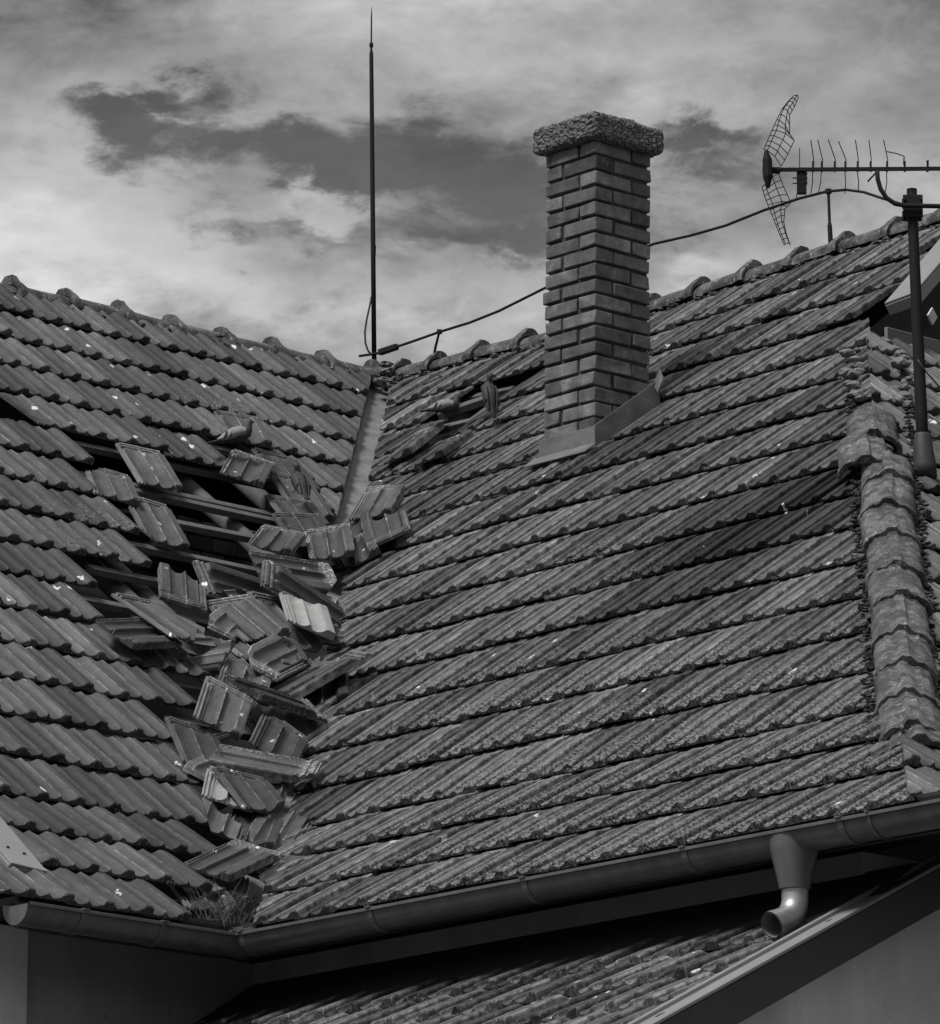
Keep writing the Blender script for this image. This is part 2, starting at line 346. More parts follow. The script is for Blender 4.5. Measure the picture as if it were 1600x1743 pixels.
def tile_geo(Lt, full=False, seed=0, x0=None, x1=None, chip=.0):
    rs = np.random.RandomState(seed)
    px, pz = PX, PZ
    if x0 is not None: k = (px >= x0) & (px <= x1); px, pz = px[k], pz[k]
    ys = [0, .004, .014, .05, .12, .2, .28, .32, .345, .37]
    if full: ys = [0, .004, .014, .05, .12, .2, .28, .335, .352, .362, .368, .372, .380, .384, .392, .396, .408, .412, .42]
    ys = [y for y in ys if y < Lt - .004] + [Lt]
    top = []; bot = []
    for y in ys:
        for x, z in zip(px, pz):
            zz = z
            if y == 0: zz = z * .80
            elif y <= .005: zz = z * .97
            if full:
                if y > .345:                         # pans close before the head, then two cross rails
                    t = min(1, (y - .345) / .02); t = t * t * (3 - 2 * t)
                    flat = .0165
                    zz = z * (1 - t) + flat * t if x > 0 else z * (1 - t) + .012 * t
                if (.370 <= y <= .3805 or y >= .395 and y <= .4085) and x > -.02: zz = max(zz, .0235)
            yy = y
            if y < .006: yy = y + chip * abs(rs.randn()) * .6
            top.append((x, yy, zz + rs.randn() * .00035)); bot.append((x, yy, 0.0 if y > 0 else 0.0))
    n = len(px); m = len(ys); v = top + bot; o = len(top); f = []
    for j in range(m - 1):
        for i in range(n - 1):
            a = j * n + i; f.append((a, a + 1, a + n + 1, a + n))
    # underside as strips, sides and ends
    f.append(tuple([o + i for i in range(n)][::-1] + [o + (m - 1) * n + i for i in range(n)]))
    for i in range(n - 1):
        f.append((i, o + i, o + i + 1, i + 1)); a = (m - 1) * n + i; f.append((a, a + 1, o + a + 1, o + a))
    f.append(tuple([j * n for j in range(m)] + [o + (m - 1) * n, o]))
    f.append(tuple([j * n + n - 1 for j in range(m)][::-1] + [o + n - 1, o + (m - 1) * n + n - 1]))
    return np.array(v), f

def clip_mesh(o, planes):
    bm = bmesh.new(); bm.from_mesh(o.data)
    for P, n in planes:   # keep the side n points away from
        r = bmesh.ops.bisect_plane(bm, geom=list(bm.verts) + list(bm.edges) + list(bm.faces), dist=1e-5, plane_co=Vector(P), plane_no=Vector(n), clear_outer=True)
        ed = [e for e in r['geom_cut'] if isinstance(e, bmesh.types.BMEdge)]
        if ed:
            try: bmesh.ops.holes_fill(bm, edges=ed, sides=0)
            except Exception: pass
    bm.to_mesh(o.data); bm.free()

def slope(name, S, rows, s0, g, xr, parent, skip=lambda k, x, c: None, wear=lambda P, x, t: (0, 0, .1), seed=1, w=TW, jit=1.0, stagger=0.0, snap=None, tilt=.012, lift0=.031, curve=True, relief=1.0):
    """rows of interlocking tiles; skip -> True leaves a tile out, a number slides it down"""
    mb = MB(); rs = np.random.RandomState(seed)
    for k in rows:
        sf = s0 + k * g; off = (rs.rand() - .5) * .02 + stagger * k
        if snap and snap(k) is not None: off = snap(k) % w
        rowj = rs.randn() * .004 * jit
        i0 = int(math.floor(xr[0] / w)); i1 = int(math.ceil(xr[1] / w))
        for i in range(i0, i1 + 1):
            x = i * w + off
            c = S.pos(x + w / 2, sf - g / 2)
            sk = skip(k, x + w / 2, c, S)
            if sk is True: continue
            dn = float(sk) if sk else 0.0
            sf_ = sf + dn + rowj + rs.randn() * .0065 * jit
            Lt = min(g + .035, sf_ - (.085 if S.name_ in 'LR' else 0))
            if Lt < .08: continue
            up, n = S.frame(sf_ - min(g, Lt), sf_)
            v, f = tile_geo(Lt, seed=rs.randint(1 << 30), chip=.004)
            yaw = rs.randn() * .009 * jit; lift = lift0 + abs(rs.randn()) * .0035 * jit; rollx = rs.randn() * .010 * jit
            O = S.pos(x, sf_) + n * .0
            x_, y_, z_ = v[:, 0], v[:, 1], v[:, 2]
            hq = np.clip((y_ / g - .84) / .09, 0, 1); hq = hq * hq * (3 - 2 * hq)      # ribs die out towards the head lap
            rf = relief * (1 - hq) + .25 * hq; z_ = np.where((z_ > .0095) & (x_ > .005), .0095 + (z_ - .0095) * rf, z_)
            yn = np.clip(y_ / g, 0, 1); ee = np.clip((yn - .82) / .18, 0, 1) * (1 if curve else 0); ee = ee * ee * (3 - 2 * ee)
            z2 = z_ + (lift - tilt * yn / (.82 if curve else 1)) * (1 - ee) + rollx * (x_ - w / 2)
            W = O + np.outer(x_ - yaw * y_, S.X) + np.outer(y_ + yaw * x_, up) + np.outer(z2, n)
            uvs = np.stack([x_ + x, sf_ - y_], 1)
            wr = np.tile(np.array(tuple(wear(c, x + w / 2, sf)) + (0,), float), (len(W), 1)); wr[:, 3] = np.clip(1 - y_ / g, 0, 1)
            mb.add(list(W), f, uvs, wr); mb.cr += list(np.tile(CREST_GLINT, len(W) // len(CREST_GLINT)))
    return mb.build(name, mTile, parent, fix=True)

# =================================================================== the house
house = empty('house', (0, 24, 0)); tag(house, 'old house with dark ribbed tile roof, broken valley, brick chimney and grey gutters', 'house')
HP = house.location.copy()
def child(o, parent=None):
    o.parent = parent or house; o.matrix_parent_inverse = (parent or house).matrix_world.inverted() if False else Matrix.Identity(4)
    return o
# every mesh uses world coordinates: keep the house empty at the origin height offset zero
house.location = (0, 0, 0)

mv = nz(np.cross(vd, Zh)); mv = mv if mv @ Bh > 0 else -mv           # horizontal, to the right of the valley
mh = nz(np.cross(hd, Zh)); mh = mh if mh @ Bh > 0 else -mh           # to the right of the hip
Lmax = {4: 381, 5: 152, 6: 163, 7: 231, 8: 250, 9: 158, 10: 171, 11: 345, 12: 330, 13: 300, 14: 350, 15: 384, 16: 372, 17: 352, 18: 318}
Lmin = {3: 466, 4: 500, 5: 500}
def bis(S, px, t, lo, hi):
    for _ in range(40):
        m = (lo + hi) / 2
        if proj(S.pos(m, t))[0] < px: lo = m
        else: hi = m
    return lo
xend = {k: bis(SL, px, S0L + k * GL, -7.5, 1.) for k, px in Lmax.items()}
def snapL(k): return xend.get(k)
def skipL(k, x, c, S):
    px = proj(S.pos(x, S0L + k * GL))[0]
    if k == 3 and 395 < px < 466: return True
    if k in (4, 5) and Lmin[k] < px: return False
    if k in Lmax and x > xend[k]: return True
    if k == 4 and px < 46: return True
    if k == 4 and px > 290: return .05
    return False
def wearShadeL(P, x, t):
    q = proj(P); l = .12 + .36 * math.exp(-((q[0] - 330) / 130) ** 2 - ((q[1] - 690) / 60) ** 2) + .35 * math.exp(-((q[0] - 130) / 120) ** 2 - ((q[1] - 880) / 90) ** 2) + .25 * math.exp(-((q[0] - 270) / 80) ** 2 - ((q[1] - 1420) / 40) ** 2)
    d = .25 + .5 * math.exp(-((q[0] - 330) / 260) ** 2 - ((q[1] - 760) / 140) ** 2) + .8 * math.exp(-((q[1] - 1500) / 30) ** 2) + .35 * math.exp(-((q[1] - (500 + .2 * q[0])) / 60) ** 2)
    if q[1] > 1050 and q[1] < 1450: d *= .35
    return (min(l, 1), .34, min(d, 1) * .8)  # middle value paints the whole slope darker, for its weaker light
roofL = slope('roof_slope', SL, range(0, 19), S0L, GL, (-7.2, .5), house, skipL, wearShadeL, 3, snap=snapL, tilt=.009, lift0=.027, relief=.86)
tag(roofL, 'left roof slope with a hole where tiles have slid away')
def stripped(P, k): return P
clip_mesh(roofL, [(V1 - mv * .055, mv), (V1 - Bh * 7.05, -Bh)])
def skipR(k, x, c, S):
    px = proj(S.pos(x, S0R + k * GR))[0]
    if k == 1 and 712 < px < 848: return True
    if k == 2 and 700 < px < 772: return True
    if k == 2 and px < 700: return .06
    if k == 1 and px < 720: return .02
    # chimney shaft passes through
    d = c - Cc
    a, b = d @ Ah, d @ Bh
    if -.02 < a < CS + .05 and -.03 < b < CSB + .10: return True
    # gable verge: rows stop at the verge line
    if S.name_ == 'R' and c @ V(0, 0, 1) > 0:
        q = proj(c)
        if q[1] < 522 and q[0] > 1507 + (522 - q[1]) * .845 + 8: return True
        if 522 <= q[1] < 585 and k <= 3 and q[0] > 1500: return True
    return False
def wearR(P, x, t):
    q = proj(P)
    l = .10 + .55 / (1 + math.exp(-(q[1] - 1010) / 90)) * (1 / (1 + math.exp(-(q[0] - 640) / 90)))
    l += .3 * math.exp(-((q[0] - 1150) / 200) ** 2 - ((q[1] - 940) / 60) ** 2)
    s = 0
    # sooty mossy stain running down from the open hip
    tt = ((q[0] - 1270) * -.86 + (q[1] - 925) * .5); ss = ((q[0] - 1270) * .5 + (q[1] - 925) * .86)
    s = math.exp(-(tt / 240) ** 2 - (ss / 58) ** 2) * 1.05 + .75 * math.exp(-((q[0] - 1405) / 60) ** 2 - ((q[1] - 850) / 45) ** 2)
    d = .08 + .6 * math.exp(-((q[0] - 720) / 90) ** 2 - ((q[1] - 690) / 60) ** 2) + .8 * math.exp(-((q[0] - 1400) / 60) ** 2 - ((q[1] - 720) / 130) ** 2) + .35 * math.exp(-((q[1] - (640 - .3 * (q[0] - 680))) / 30) ** 2)
    d += .55 * math.exp(-((q[0] - 1300) / 80) ** 2 - ((q[1] - 900) / 60) ** 2)
    return (min(l, 1), min(s, 1), min(d, 1) * .8)
Cc = hit(1011, 764, V1, nR); CS = .327; CSB = .349
SR.name_ = 'R'; SL.name_ = 'L'; ST.name_ = 'T'
roofR = slope('roof_slope', SR, range(3, 18), S0R, GR, (-.6, 9.2), house, skipR, wearR, 5, tilt=.024, lift0=.033, curve=False, relief=.80)
roofU = slope('roof_slope', SR, range(-1, 3), S0R, GR, (-.6, 6.2), house, skipR, wearR, 55, tilt=.024, lift0=.033, curve=False, relief=.80)
tag(roofR, 'right roof slope, wide and complete but for one gap by the pigeons')
clip_mesh(roofR, [(V1 + mv * .045, -mv), (HT - mh * .01, mh)]); clip_mesh(roofU, [(V1 + mv * .045, -mv)])
bm = bmesh.new(); bm.from_mesh(roofR.data); bm.from_mesh(roofU.data); bm.to_mesh(roofR.data); bm.free(); bpy.data.objects.remove(roofU)
# T slope beyond the hip
GT = (skT - .20) / 12; sT0 = .20
def _wt(P, x, t): 
    q = proj(P); return (.5, .1, .55)
roofT = slope('roof_slope', ST, range(0, 16), sT0, GT, (-8.5, 3.2), house, lambda k, x, c, S: False, lambda P, x, t: (.22, .1, .5), 9)
tag(roofT, 'far right slope beyond the hip')
clip_mesh(roofT, [(HT - mh * .03, -mh)])

# ---- under the tiles: dark attic, rafters, battens
def sheet(name, S, x0, x1, t0, t1, d, mat, parent, clip=None):
    mb = MB(); vs_ = []
    for t in (t0, S.sk if S.sk < t1 else (t0 + t1) / 2, t1):
        _, n = S.frame(max(t - .01, 0), t + .01) if True else None
        for x in (x0, x1): vs_.append(S.O + S.X * x - S.U1 * min(t, S.sk) - S.U2 * max(0, t - S.sk) - n * d)
    mb.add(vs_, [(0, 1, 3, 2), (2, 3, 5, 4)]); o = mb.build(name, mat, parent, fix=False)
    if clip: clip_mesh(o, clip)
    return o
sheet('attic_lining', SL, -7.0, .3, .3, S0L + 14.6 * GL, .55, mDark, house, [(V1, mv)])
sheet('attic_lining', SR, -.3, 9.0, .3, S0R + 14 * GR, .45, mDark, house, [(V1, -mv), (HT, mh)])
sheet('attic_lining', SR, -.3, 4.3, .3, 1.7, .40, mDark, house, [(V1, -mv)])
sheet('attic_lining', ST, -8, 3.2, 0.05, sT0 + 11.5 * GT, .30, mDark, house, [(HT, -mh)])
def on(S, t, x): return S.pos(x, t)
def xL(px, t):  # x on the left slope where row-line t crosses image column px
    lo, hi = -7.5, 1.
    for _ in range(40):
        m = (lo + hi) / 2
        if proj(SL.pos(m, t))[0] < px: lo = m
        else: hi = m
    return lo
def xR(px, t):
    lo, hi = -1., 9.5
    for _ in range(40):
        m = (lo + hi) / 2
        if proj(SR.pos(m, t))[0] < px: lo = m
        else: hi = m
    return lo
for k, (pa, pb) in {4: (100, 480), 5: (-60, 520), 6: (120, 560), 7: (170, 585), 8: (210, 560), 9: (150, 555), 10: (120, 545), 11: (140, 540), 12: (250, 535), 13: (280, 520)}.items():
    t = S0L + k * GL - GL + .02
    for dt in ((0, .0),) if k not in (6,) else ((0, 0), (.06, .03)):
        a = xL(pa + rng.randint(-8, 8), t); b = xL(pb + rng.randint(-14, 14), t)
        mb = MB(); P = SL.pos(a, t + dt[0]) - nL * (.022 + dt[1] * 0); Q = SL.pos(b, t + dt[0]) - nL * (.026 + dt[1]) + Zh * (rng.randn() * .008)
        mb.bar(P, Q, .045, .030, up=nL); tag(mb.build('batten', mWood, roofL, bevel=.002))
for px0, py0 in ((357, 860), (240, 1010), (505, 900), (95, 905)):
    P0 = hit(px0, py0, SL.pos(0, 3) - nL * .10, nL); x0 = (P0 - SL.O) @ Bh
    pts = [SL.pos(x0 + rng.randn() * .004, t) - nL * .105 for t in np.linspace(.7, 5.9, 10)]
    mb = MB(); mb.tube(pts, [.042 + rng.rand() * .004 for _ in pts], 12); mb.build('rafter', mPole, roofL, smooth=True)
for k, (pa, pb) in {1: (690, 870), 2: (690, 870), 3: (680, 800)}.items():
    t = S0R + k * GR - GR + .02; a = xR(pa, t); b = xR(pb, t)
    mb = MB(); mb.bar(SR.pos(a, t) - nR * .02, SR.pos(b, t) - nR * .03, .045, .032, up=nR); mb.build('batten', mWood, roofR, bevel=.002)
for px0, py0 in ((760, 720), (860, 670)):
    P0 = hit(px0, py0, SR.pos(0, 1) - nR * .1, nR); x0 = -(P0 - SR.O) @ Ah
    mb = MB(); mb.tube([SR.pos(x0, t) - nR * .11 for t in np.linspace(.3, 3, 6)], .05, 12); mb.build('rafter', mPole, roofR, smooth=True)
# back slopes and attic masonry glimpsed through the hole
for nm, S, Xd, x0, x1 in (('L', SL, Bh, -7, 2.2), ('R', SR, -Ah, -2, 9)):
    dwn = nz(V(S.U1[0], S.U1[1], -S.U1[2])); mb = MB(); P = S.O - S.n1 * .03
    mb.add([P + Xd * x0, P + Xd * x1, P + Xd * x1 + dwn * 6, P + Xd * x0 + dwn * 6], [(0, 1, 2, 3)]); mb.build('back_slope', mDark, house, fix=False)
mb = MB()
Pm = hit(330, 930, SL.pos(0, 3) - nL * .42, nL)
for i in range(5):
    for j in range(3):
        mb.box(Pm + Bh * (i * .15 - .35 + (j % 2) * .07) + Zh * (j * .075 - .12) - hL * .12, Bh * .14, hL * .10, Zh * .065, .003)
mb.build('attic_brickwork', mBrick, house, bevel=.004)

# ---- valley flashing
mb = MB(); vv = []; ff = []
for i, h in enumerate(np.linspace(-.02, 4.25, 26)):
    c = V1 - vd * h; wob = .012 * math.sin(i * 1.7)
    for j, (dx, dz) in enumerate(((-.12, -.062), (-.09, -.050), (-.03, -.056), (0, -.066), (.03, -.056), (.08, -.048), (.115, -.062))):
        nn = nL if dx < 0 else nR
        e = (-1 if dx < 0 else 1); along = nz(np.cross(nn, vd)); along = along if along @ Bh * e > 0 else -along
        vv.append(c + along * abs(dx) + nn * (dz + .004 + wob * (abs(dx) > .1) * .3))
    if i:
        for j in range(6): a = (i - 1) * 7 + j; ff.append((a, a + 1, a + 8, a + 7))
mb.add(vv, ff); tag(mb.build('valley_flashing', mZinc, house, smooth=True, fix=False), 'pale sheet metal lining the valley')

# ---- ridge tiles
def cap_tile(O, axis, upv, Lc, hw, hh, name, parent, knob=.032, rib=0, seed=0, tall=1):
    """one ridge or hip tile; its high collar end is at O, body runs along axis"""
    rs = np.random.RandomState(seed); side = nz(np.cross(axis, upv)); upv = np.cross(side, axis)
    angs = np.linspace(-8, 188, 25 if rib else 15); st = []
    secs = [(0, 1.20, knob), (.03, 1.24, knob), (.10, 1.22, knob * .9), (.16, 1.14, knob * .35), (.22, 1.02, 0), (.5, .99, 0), (.8, .97, 0), (1.0, .95, 0)]
    if rib: secs = [(0, 1.06, knob), (.02, 1.09, knob), (.07, 1.09, knob * .9), (.10, 1.02, knob * .3), (.14, 1.0, 0), (.5, .99, 0), (.8, .985, 0), (1.0, .98, 0)]
    vo = []; n = len(angs)
    for inner in (0, 1):
        for t, s, kn in secs:
            for a in angs:
                r = math.radians(a); cx = math.cos(r); cy = math.sin(r)
                # faceted section
                if rib: rr = 1 + .05 * (abs(cx) > .5)
                else: rr = 1
                th = .014 if inner else 0
                x = (hw * s - th) * cx * min(rr, 1.12); y = (hh * s - th) * cy * min(rr, 1.12)
                if not inner:
                    if rib and abs(cx) < .28: y += .012
                    y += kn * max(0, 1 - (abs(cx) / .52) ** 4) if not rib else kn * (1 if abs(cx) < .35 else .35)
                    x += rs.randn() * .0018; y += rs.randn() * .0018
                vo.append(O + axis * (t * Lc) + side * x + upv * y)
    m = len(secs); f = []; o = m * n
    for j in range(m - 1):
        for i in range(n - 1):
            a = j * n + i; f.append((a, a + 1, a + n + 1, a + n)); b = o + a; f.append((b + n, b + n + 1, b + 1, b))
    for i in range(n - 1):
        f.append((i + 1, i, o + i, o + i + 1)); a = (m - 1) * n + i; f.append((a, a + 1, o + a + 1, o + a))
    for j in range(m - 1):
        a = j * n; f.append((a, a + n, o + a + n, o + a)); a += n - 1; f.append((a + n, a, o + a, o + a + n))
    mbb = MB(); mbb.add(vo, f); ob = mbb.build(name, mRidge, parent, smooth=True)
    try: ob.data.set_sharp_from_angle(angle=math.radians(38))
    except Exception: pass
    return ob
RL = V1 + Zh * .0; idx = 0
def ridge_point(px, S, d):
    lo, hi = (-8, 2) if d is Bh else (-2, 9.5)
    for _ in range(40):
        m = (lo + hi) / 2
        if proj(S.pos(m, 0))[0] < px: lo = m
        else: hi = m
    return lo
kl = [-77, 12, 104, 195, 284, 370, 455, 543, 628]
for i, px in enumerate(kl):
    x = ridge_point(px, SL, Bh); O = SL.pos(x, 0) + Zh * (-.022 + rng.randn() * .004)
    nx = ridge_point(kl[i + 1] if i + 1 < len(kl) else px + 80, SL, Bh)
    cap_tile(O, nz(Bh + Zh * rng.randn() * .012), Zh, (nx - x) + .05, .088, .066, 'ridge_tile', roofL, seed=i, knob=.022 + rng.rand() * .014)
kr = [690, 752, 826, 905, 985, 1050, 1118, 1202, 1289, 1369, 1448, 1535, 1625, 1720]
for i, px in enumerate(kr):
    x = ridge_point(px, SR, Ah); x0 = ridge_point(kr[i - 1] if i else 640, SR, Ah)
    O = SR.pos(x, 0) + Zh * (-.010 + rng.randn() * .004)
    ax = nz(SR.pos(x0, 0) - SR.pos(x, 0) + Zh * rng.randn() * .006)
    if i == 0: ax = nz(ax + Zh * .02)
    cap_tile(O, ax, Zh, (x - x0) + .05, .088, .066, 'ridge_tile', roofR, seed=40 + i, knob=.020 + rng.rand() * .014)
# ridge mortar: ragged bed under the caps
def lumps(name, pts, r, mat, parent, n=3, seed=0, flat=.45, rough=.75):
    rs = np.random.RandomState(seed); mb = MB()
    ico = bmesh.new(); bmesh.ops.create_icosphere(ico, subdivisions=2, radius=1); vs_ = [np.array(v.co) for v in ico.verts]; fs_ = [[v.index for v in f.verts] for f in ico.faces]; ico.free()
    for P in pts:
        for _ in range(n):
            q = P + rs.randn(3) * r * .7; s = r * (.5 + rs.rand() * .8); sd = rs.rand(3) * 50
            vv = [q + v * s * V(1, 1, flat) * (1 + rough * noise.noise(Vector(v * 1.9 + sd))) for v in vs_]; mb.add(vv, fs_)
    return tag(mb.build(name, mat, parent, fix=False), kind='stuff')
lumps('ridge_mortar', [SL.pos(x, .10 + rng.rand() * .03) + nL * .02 for x in np.arange(-7, -.1, .045)], .020, mMortar, roofL, 2, 3)
lumps('ridge_mortar', [SR.pos(x, .10 + rng.rand() * .03) + nR * .02 for x in np.arange(.1, 6.2, .045)], .020, mMortar, roofR, 2, 4)
lumps('valley_mortar', [V1 - vd * h + nL * .03 + Bh * (-.04 + rng.rand() * .08) for h in np.arange(.07, .19, .02)], .03, mMortar, roofR, 2, 5)

# ---- hip tiles
hipn = nz(nR + nT)
hips = [(1487, 733, 0), (1474, 775, -.05), (1514, 800, .0), (1512, 850, 0), (1519, 899, 0), (1527, 955, 0), (1535, 1005, 0), (1537, 1066, 0), (1543, 1119, 0), (1546, 1172, 0), (1553, 1228, 0), (1566, 1252, .0)]
for i, (px, py, tw) in enumerate(hips):
    O = hit(px, py, HT + hipn * .075, nz(np.cross(hd, nz(np.cross(hd, hipn))) * -1) if False else hipn) - hipn * .075
    ax = nz(hd + nz(np.cross(hd, hipn)) * tw + hipn * ((-.006 if i not in (1,) else .06)) + nz(np.cross(hd, hipn)) * rng.randn() * .02)
    cap_tile(O - hipn * .015, ax, hipn, (.50 if i not in (1, 2) else .36), .100, .068, 'hip_tile', roofT, knob=.012, rib=1, seed=80 + i)
sidev = nz(np.cross(hd, hipn)); hx = lambda t, o, hgt: HT - hd * t + sidev * o + hipn * hgt
lumps('hip_mortar', [hx(t, o + rng.randn() * .012, -.03) for t in np.arange(.9, 6.6, .035) for o in (-.118, .118)], .011, mMoss, roofT, 2, 7, .5)
lumps('hip_mortar', [hx(t, o + rng.randn() * .018, -.035) for t in np.arange(.05, 1.15, .045) for o in (-.085, .085)], .032, mMortP, roofT, 1, 8, .6, .35)
mb = MB(); mb.bar(hx(-.05, 0, -.05), hx(1.6, 0, -.05), .05, .07, up=hipn); mb.build('hip_batten', mWood, roofT, bevel=.004)

# ---- gable above the hip: verge trim, dark wall, horizontal boards
e0 = hit(1507, 520, V1 + nR * .06, nR); e1 = hit(1606, 405, V1 + nR * .06, nR); ed = nz(e1 - e0); e1 = e0 + ed * 1.9
mb = MB(); q0, q1 = V(0, 0, 0), nz(np.cross(ed, nR)); q1 = q1 if q1 @ Ah < 0 else -q1
mb.box(e0 - nR * .0, e1 - e0, q1 * .155, nR * .012); mb.box(e0 + q1 * .145 - nR * .050 , e1 - e0, q1 * .010, nR * .048)
mb.box(e0 - ed * .003 - nR * .05, ed * .006, q1 * .144, nR * .05)
tag(mb.build('verge_trim', mTrim, house, bevel=.002), 'pale metal verge trim on the right gable')
gp = HT - Ah * -.42
gp = HT + Ah * .28
mb = MB(); mb.add([gp + Bh * .02 - Zh * .3, gp + Bh * 3.5 - Zh * .3, gp + Bh * 3.5 + Zh * .1, gp + Bh * 1.3 + Zh * .92, gp + Bh * .02 - Zh * .05], [(0, 1, 2, 3, 4)])
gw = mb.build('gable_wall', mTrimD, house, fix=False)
g1 = hit(1510, 556, gp - Ah * .03, Ah); g2 = g1 + Bh * 3.2
mb = MB(); mb.box(g1 - Zh * .09, g2 - g1, Ah * .02, Zh * .09); tag(mb.build('gable_board', mTrim, house, bevel=.003), 'pale board at the foot of the gable')
dc = hit(1588, 538, gp - Ah * .04, Ah); mb = MB()
dv = [dc + Zh * .040, dc + Bh * .030, dc - Zh * .040, dc - Bh * .030]; mb.add(dv + [d + Ah * .01 for d in dv], [(0, 1, 2, 3), (7, 6, 5, 4), (0, 4, 5, 1), (1, 5, 6, 2), (2, 6, 7, 3), (3, 7, 4, 0)])
tag(mb.build('diamond_sky_plate', mWhite, gw), 'white diamond plate standing for sky seen through a small hole')  # white colour stands in for sky light through a diamond hole

# ---- chimney
CH = 1.440
shaft = MB(); lean = V(.0068, 0, 0); CO = Cc - Zh * .55; course = .0716; S3a, S3b = CS / 3, CSB / 3; jt = .0070
nc = int((CH + .55) / course) + 1; ztop = CO[2] + nc * course
for k in range(nc):
    zt = Cc[2] + CH - k * course; z0 = zt - course
    if k % 2: bl = [(0, 0, 2, 1), (0, 1, 1, 2), (1, 2, 2, 1), (2, 0, 1, 2)]
    else: bl = [(0, 0, 1, 2), (1, 0, 2, 1), (2, 1, 1, 2), (0, 2, 2, 1)]
    for a, b, da, db in bl:
        j = rng.randn(3) * .0026
        P = V(Cc[0], Cc[1], z0) + lean * (z0 - Cc[2]) + Ah * (a * S3a + (jt if a else 0)) + Bh * (b * S3b + (jt if b else 0)) + Zh * jt + j * V(1, 1, .4)
        ex = Ah * (da * S3a - (jt if a else 0) - (jt if a + da < 3 else 0)); ey = Bh * (db * S3b - (jt if b else 0) - (jt if b + db < 3 else 0))
        shaft.box(P, ex, ey, Zh * (course - 2 * jt), .0022)
chim = shaft.build('chimney', mBrick, house, bevel=.004); tag(chim, 'slim brick chimney with a pebbled concrete cap')
mb = MB(); P = Cc + Ah * .013 + Bh * .013 - Zh * .5; mb.box(P, Ah * (CS - .026), Bh * (CSB - .026), Zh * (CH + .48) + lean * CH); mb.build('mortar_core', mMoss, chim)
# cap
bm = bmesh.new(); bmesh.ops.create_cube(bm, size=1)
ov = .047; ch = .122; cc = Cc + Ah * CS / 2 + Bh * CSB / 2 + Zh * (CH + ch / 2 - .005) + lean * CH
for v in bm.verts: v.co = Vector((v.co.x * (CS + 2 * ov), v.co.y * (CSB + 2 * ov), v.co.z * ch))
bmesh.ops.bevel(bm, geom=list(bm.edges), offset=.022, segments=3, affect='EDGES', profile=.5)
bmesh.ops.subdivide_edges(bm, edges=[e for e in bm.edges if e.calc_length() > .05], cuts=40, use_grid_fill=True)
for v in bm.verts:
    p = v.co * 62; d = noise.noise(p) * .0075 + noise.noise(p * 2.3) * .0035 + noise.noise(v.co * 9) * .006
    v.co += v.co.normalized() * d if False else v.normal * d
    w_ = cc + Ah * v.co.x + Bh * v.co.y + Zh * v.co.z; v.co = Vector(w_)
me = bpy.data.meshes.new('chimney_cap'); bm.to_mesh(me); bm.free(); me.materials.append(mAgg)
o = bpy.data.objects.new('chimney_cap', me); col.objects.link(o); o.parent = chim
# flashing
mb = MB()
P = Cc - Bh * .008 - Ah * .02; mb.box(P - Zh * .10 , Ah * (CS + .04), -Bh * .006, Zh * .200)
mb.box(P - Bh * .006 + nR * .016 - UR * .0 + Ah * -.02, Ah * (CS + .08), -UR * .085, nR * .006)
P = Cc - Ah * .008 - Bh * .015
pts = [P - Zh * .10, P + Zh * .100, P + UR * .52 + Zh * .080, P + UR * .52 - Zh * .10]
mb.add(pts + [p - Ah * .005 for p in pts], [(0, 1, 2, 3), (7, 6, 5, 4), (0, 4, 5, 1), (1, 5, 6, 2), (2, 6, 7, 3), (3, 7, 4, 0)])
pe = P + UR * .52; mb.add([pe + Zh * .13, pe - Ah * .025 + Zh * .08 , pe - Ah * .02 - UR * .04 + Zh * .03, pe - UR * .05 + Zh * .07], [(0, 1, 2, 3)])
fl = mb.build('chimney_flashing', mZinc, chim, bevel=.0015); tag(fl, 'bent pale sheet metal around the foot of the chimney')

# ---- gutters
def sweep(path, prof, closed_ends=False):
    """path: list of points (horizontal polyline); prof: list of (outward, z)"""
    n = len(path); vv = []
    for i, P in enumerate(path):
        d0 = nz(path[i] - path[i - 1]) if i else None; d1 = nz(path[i + 1] - path[i]) if i < n - 1 else None
        o0 = nz(np.cross(d0, Zh)) if d0 is not None else None; o1 = nz(np.cross(d1, Zh)) if d1 is not None else None
        if o0 is None: o = o1; k = 1
        elif o1 is None: o = o0; k = 1
        else: o = nz(o0 + o1); k = 1 / (o @ o0)
        vv += [P + o * a * k + Zh * z for a, z in prof]
    m = len(prof); ff = []
    for i in range(n - 1):
        for j in range(m - 1): a = i * m + j; ff.append((a, a + 1, a + m + 1, a + m))
    return vv, ff
def ix(P, d, Q, e):  # intersection of horizontal lines
    M_ = np.array([[d[0], -e[0]], [d[1], -e[1]]]); t = np.linalg.solve(M_, (Q - P)[:2]); return P + d * t[0]
R_ = .070; outw = .055
gL = eL - hL * outw; gR = eR - hR * outw
zg = min(eL[2], eR[2]) - .012
gL = V(gL[0], gL[1], zg); gR = V(gR[0], gR[1], zg)
ci = ix(gL, Bh, gR, Ah)
gT0 = hit(1584, 1362, V(ci[0], ci[1], zg), Zh)  # outer corner on rim
tR = (gT0 - ci) @ -Ah; co = ci - Ah * tR
xl = (hit(26, 1540, gL, hL) - ci) @ Bh
gs = ci + Bh * xl
def arc(r, a0=-180, a1=0, n=14): return [(math.cos(math.radians(a)) * r, math.sin(math.radians(a)) * r) for a in np.linspace(a0, a1, n)]
prof = [(-R_ - .002, .012)] + arc(R_) + [(R_ + .004, .006), (R_ + .010, .004), (R_ + .010, -.006), (R_ + .002, -.008)] + arc(R_ - .003, -4, -176, 14)
path = [gs, ci, co, co + Bh * 2.6]
vv, ff = sweep(path, prof); mb = MB(); mb.add(vv, ff)
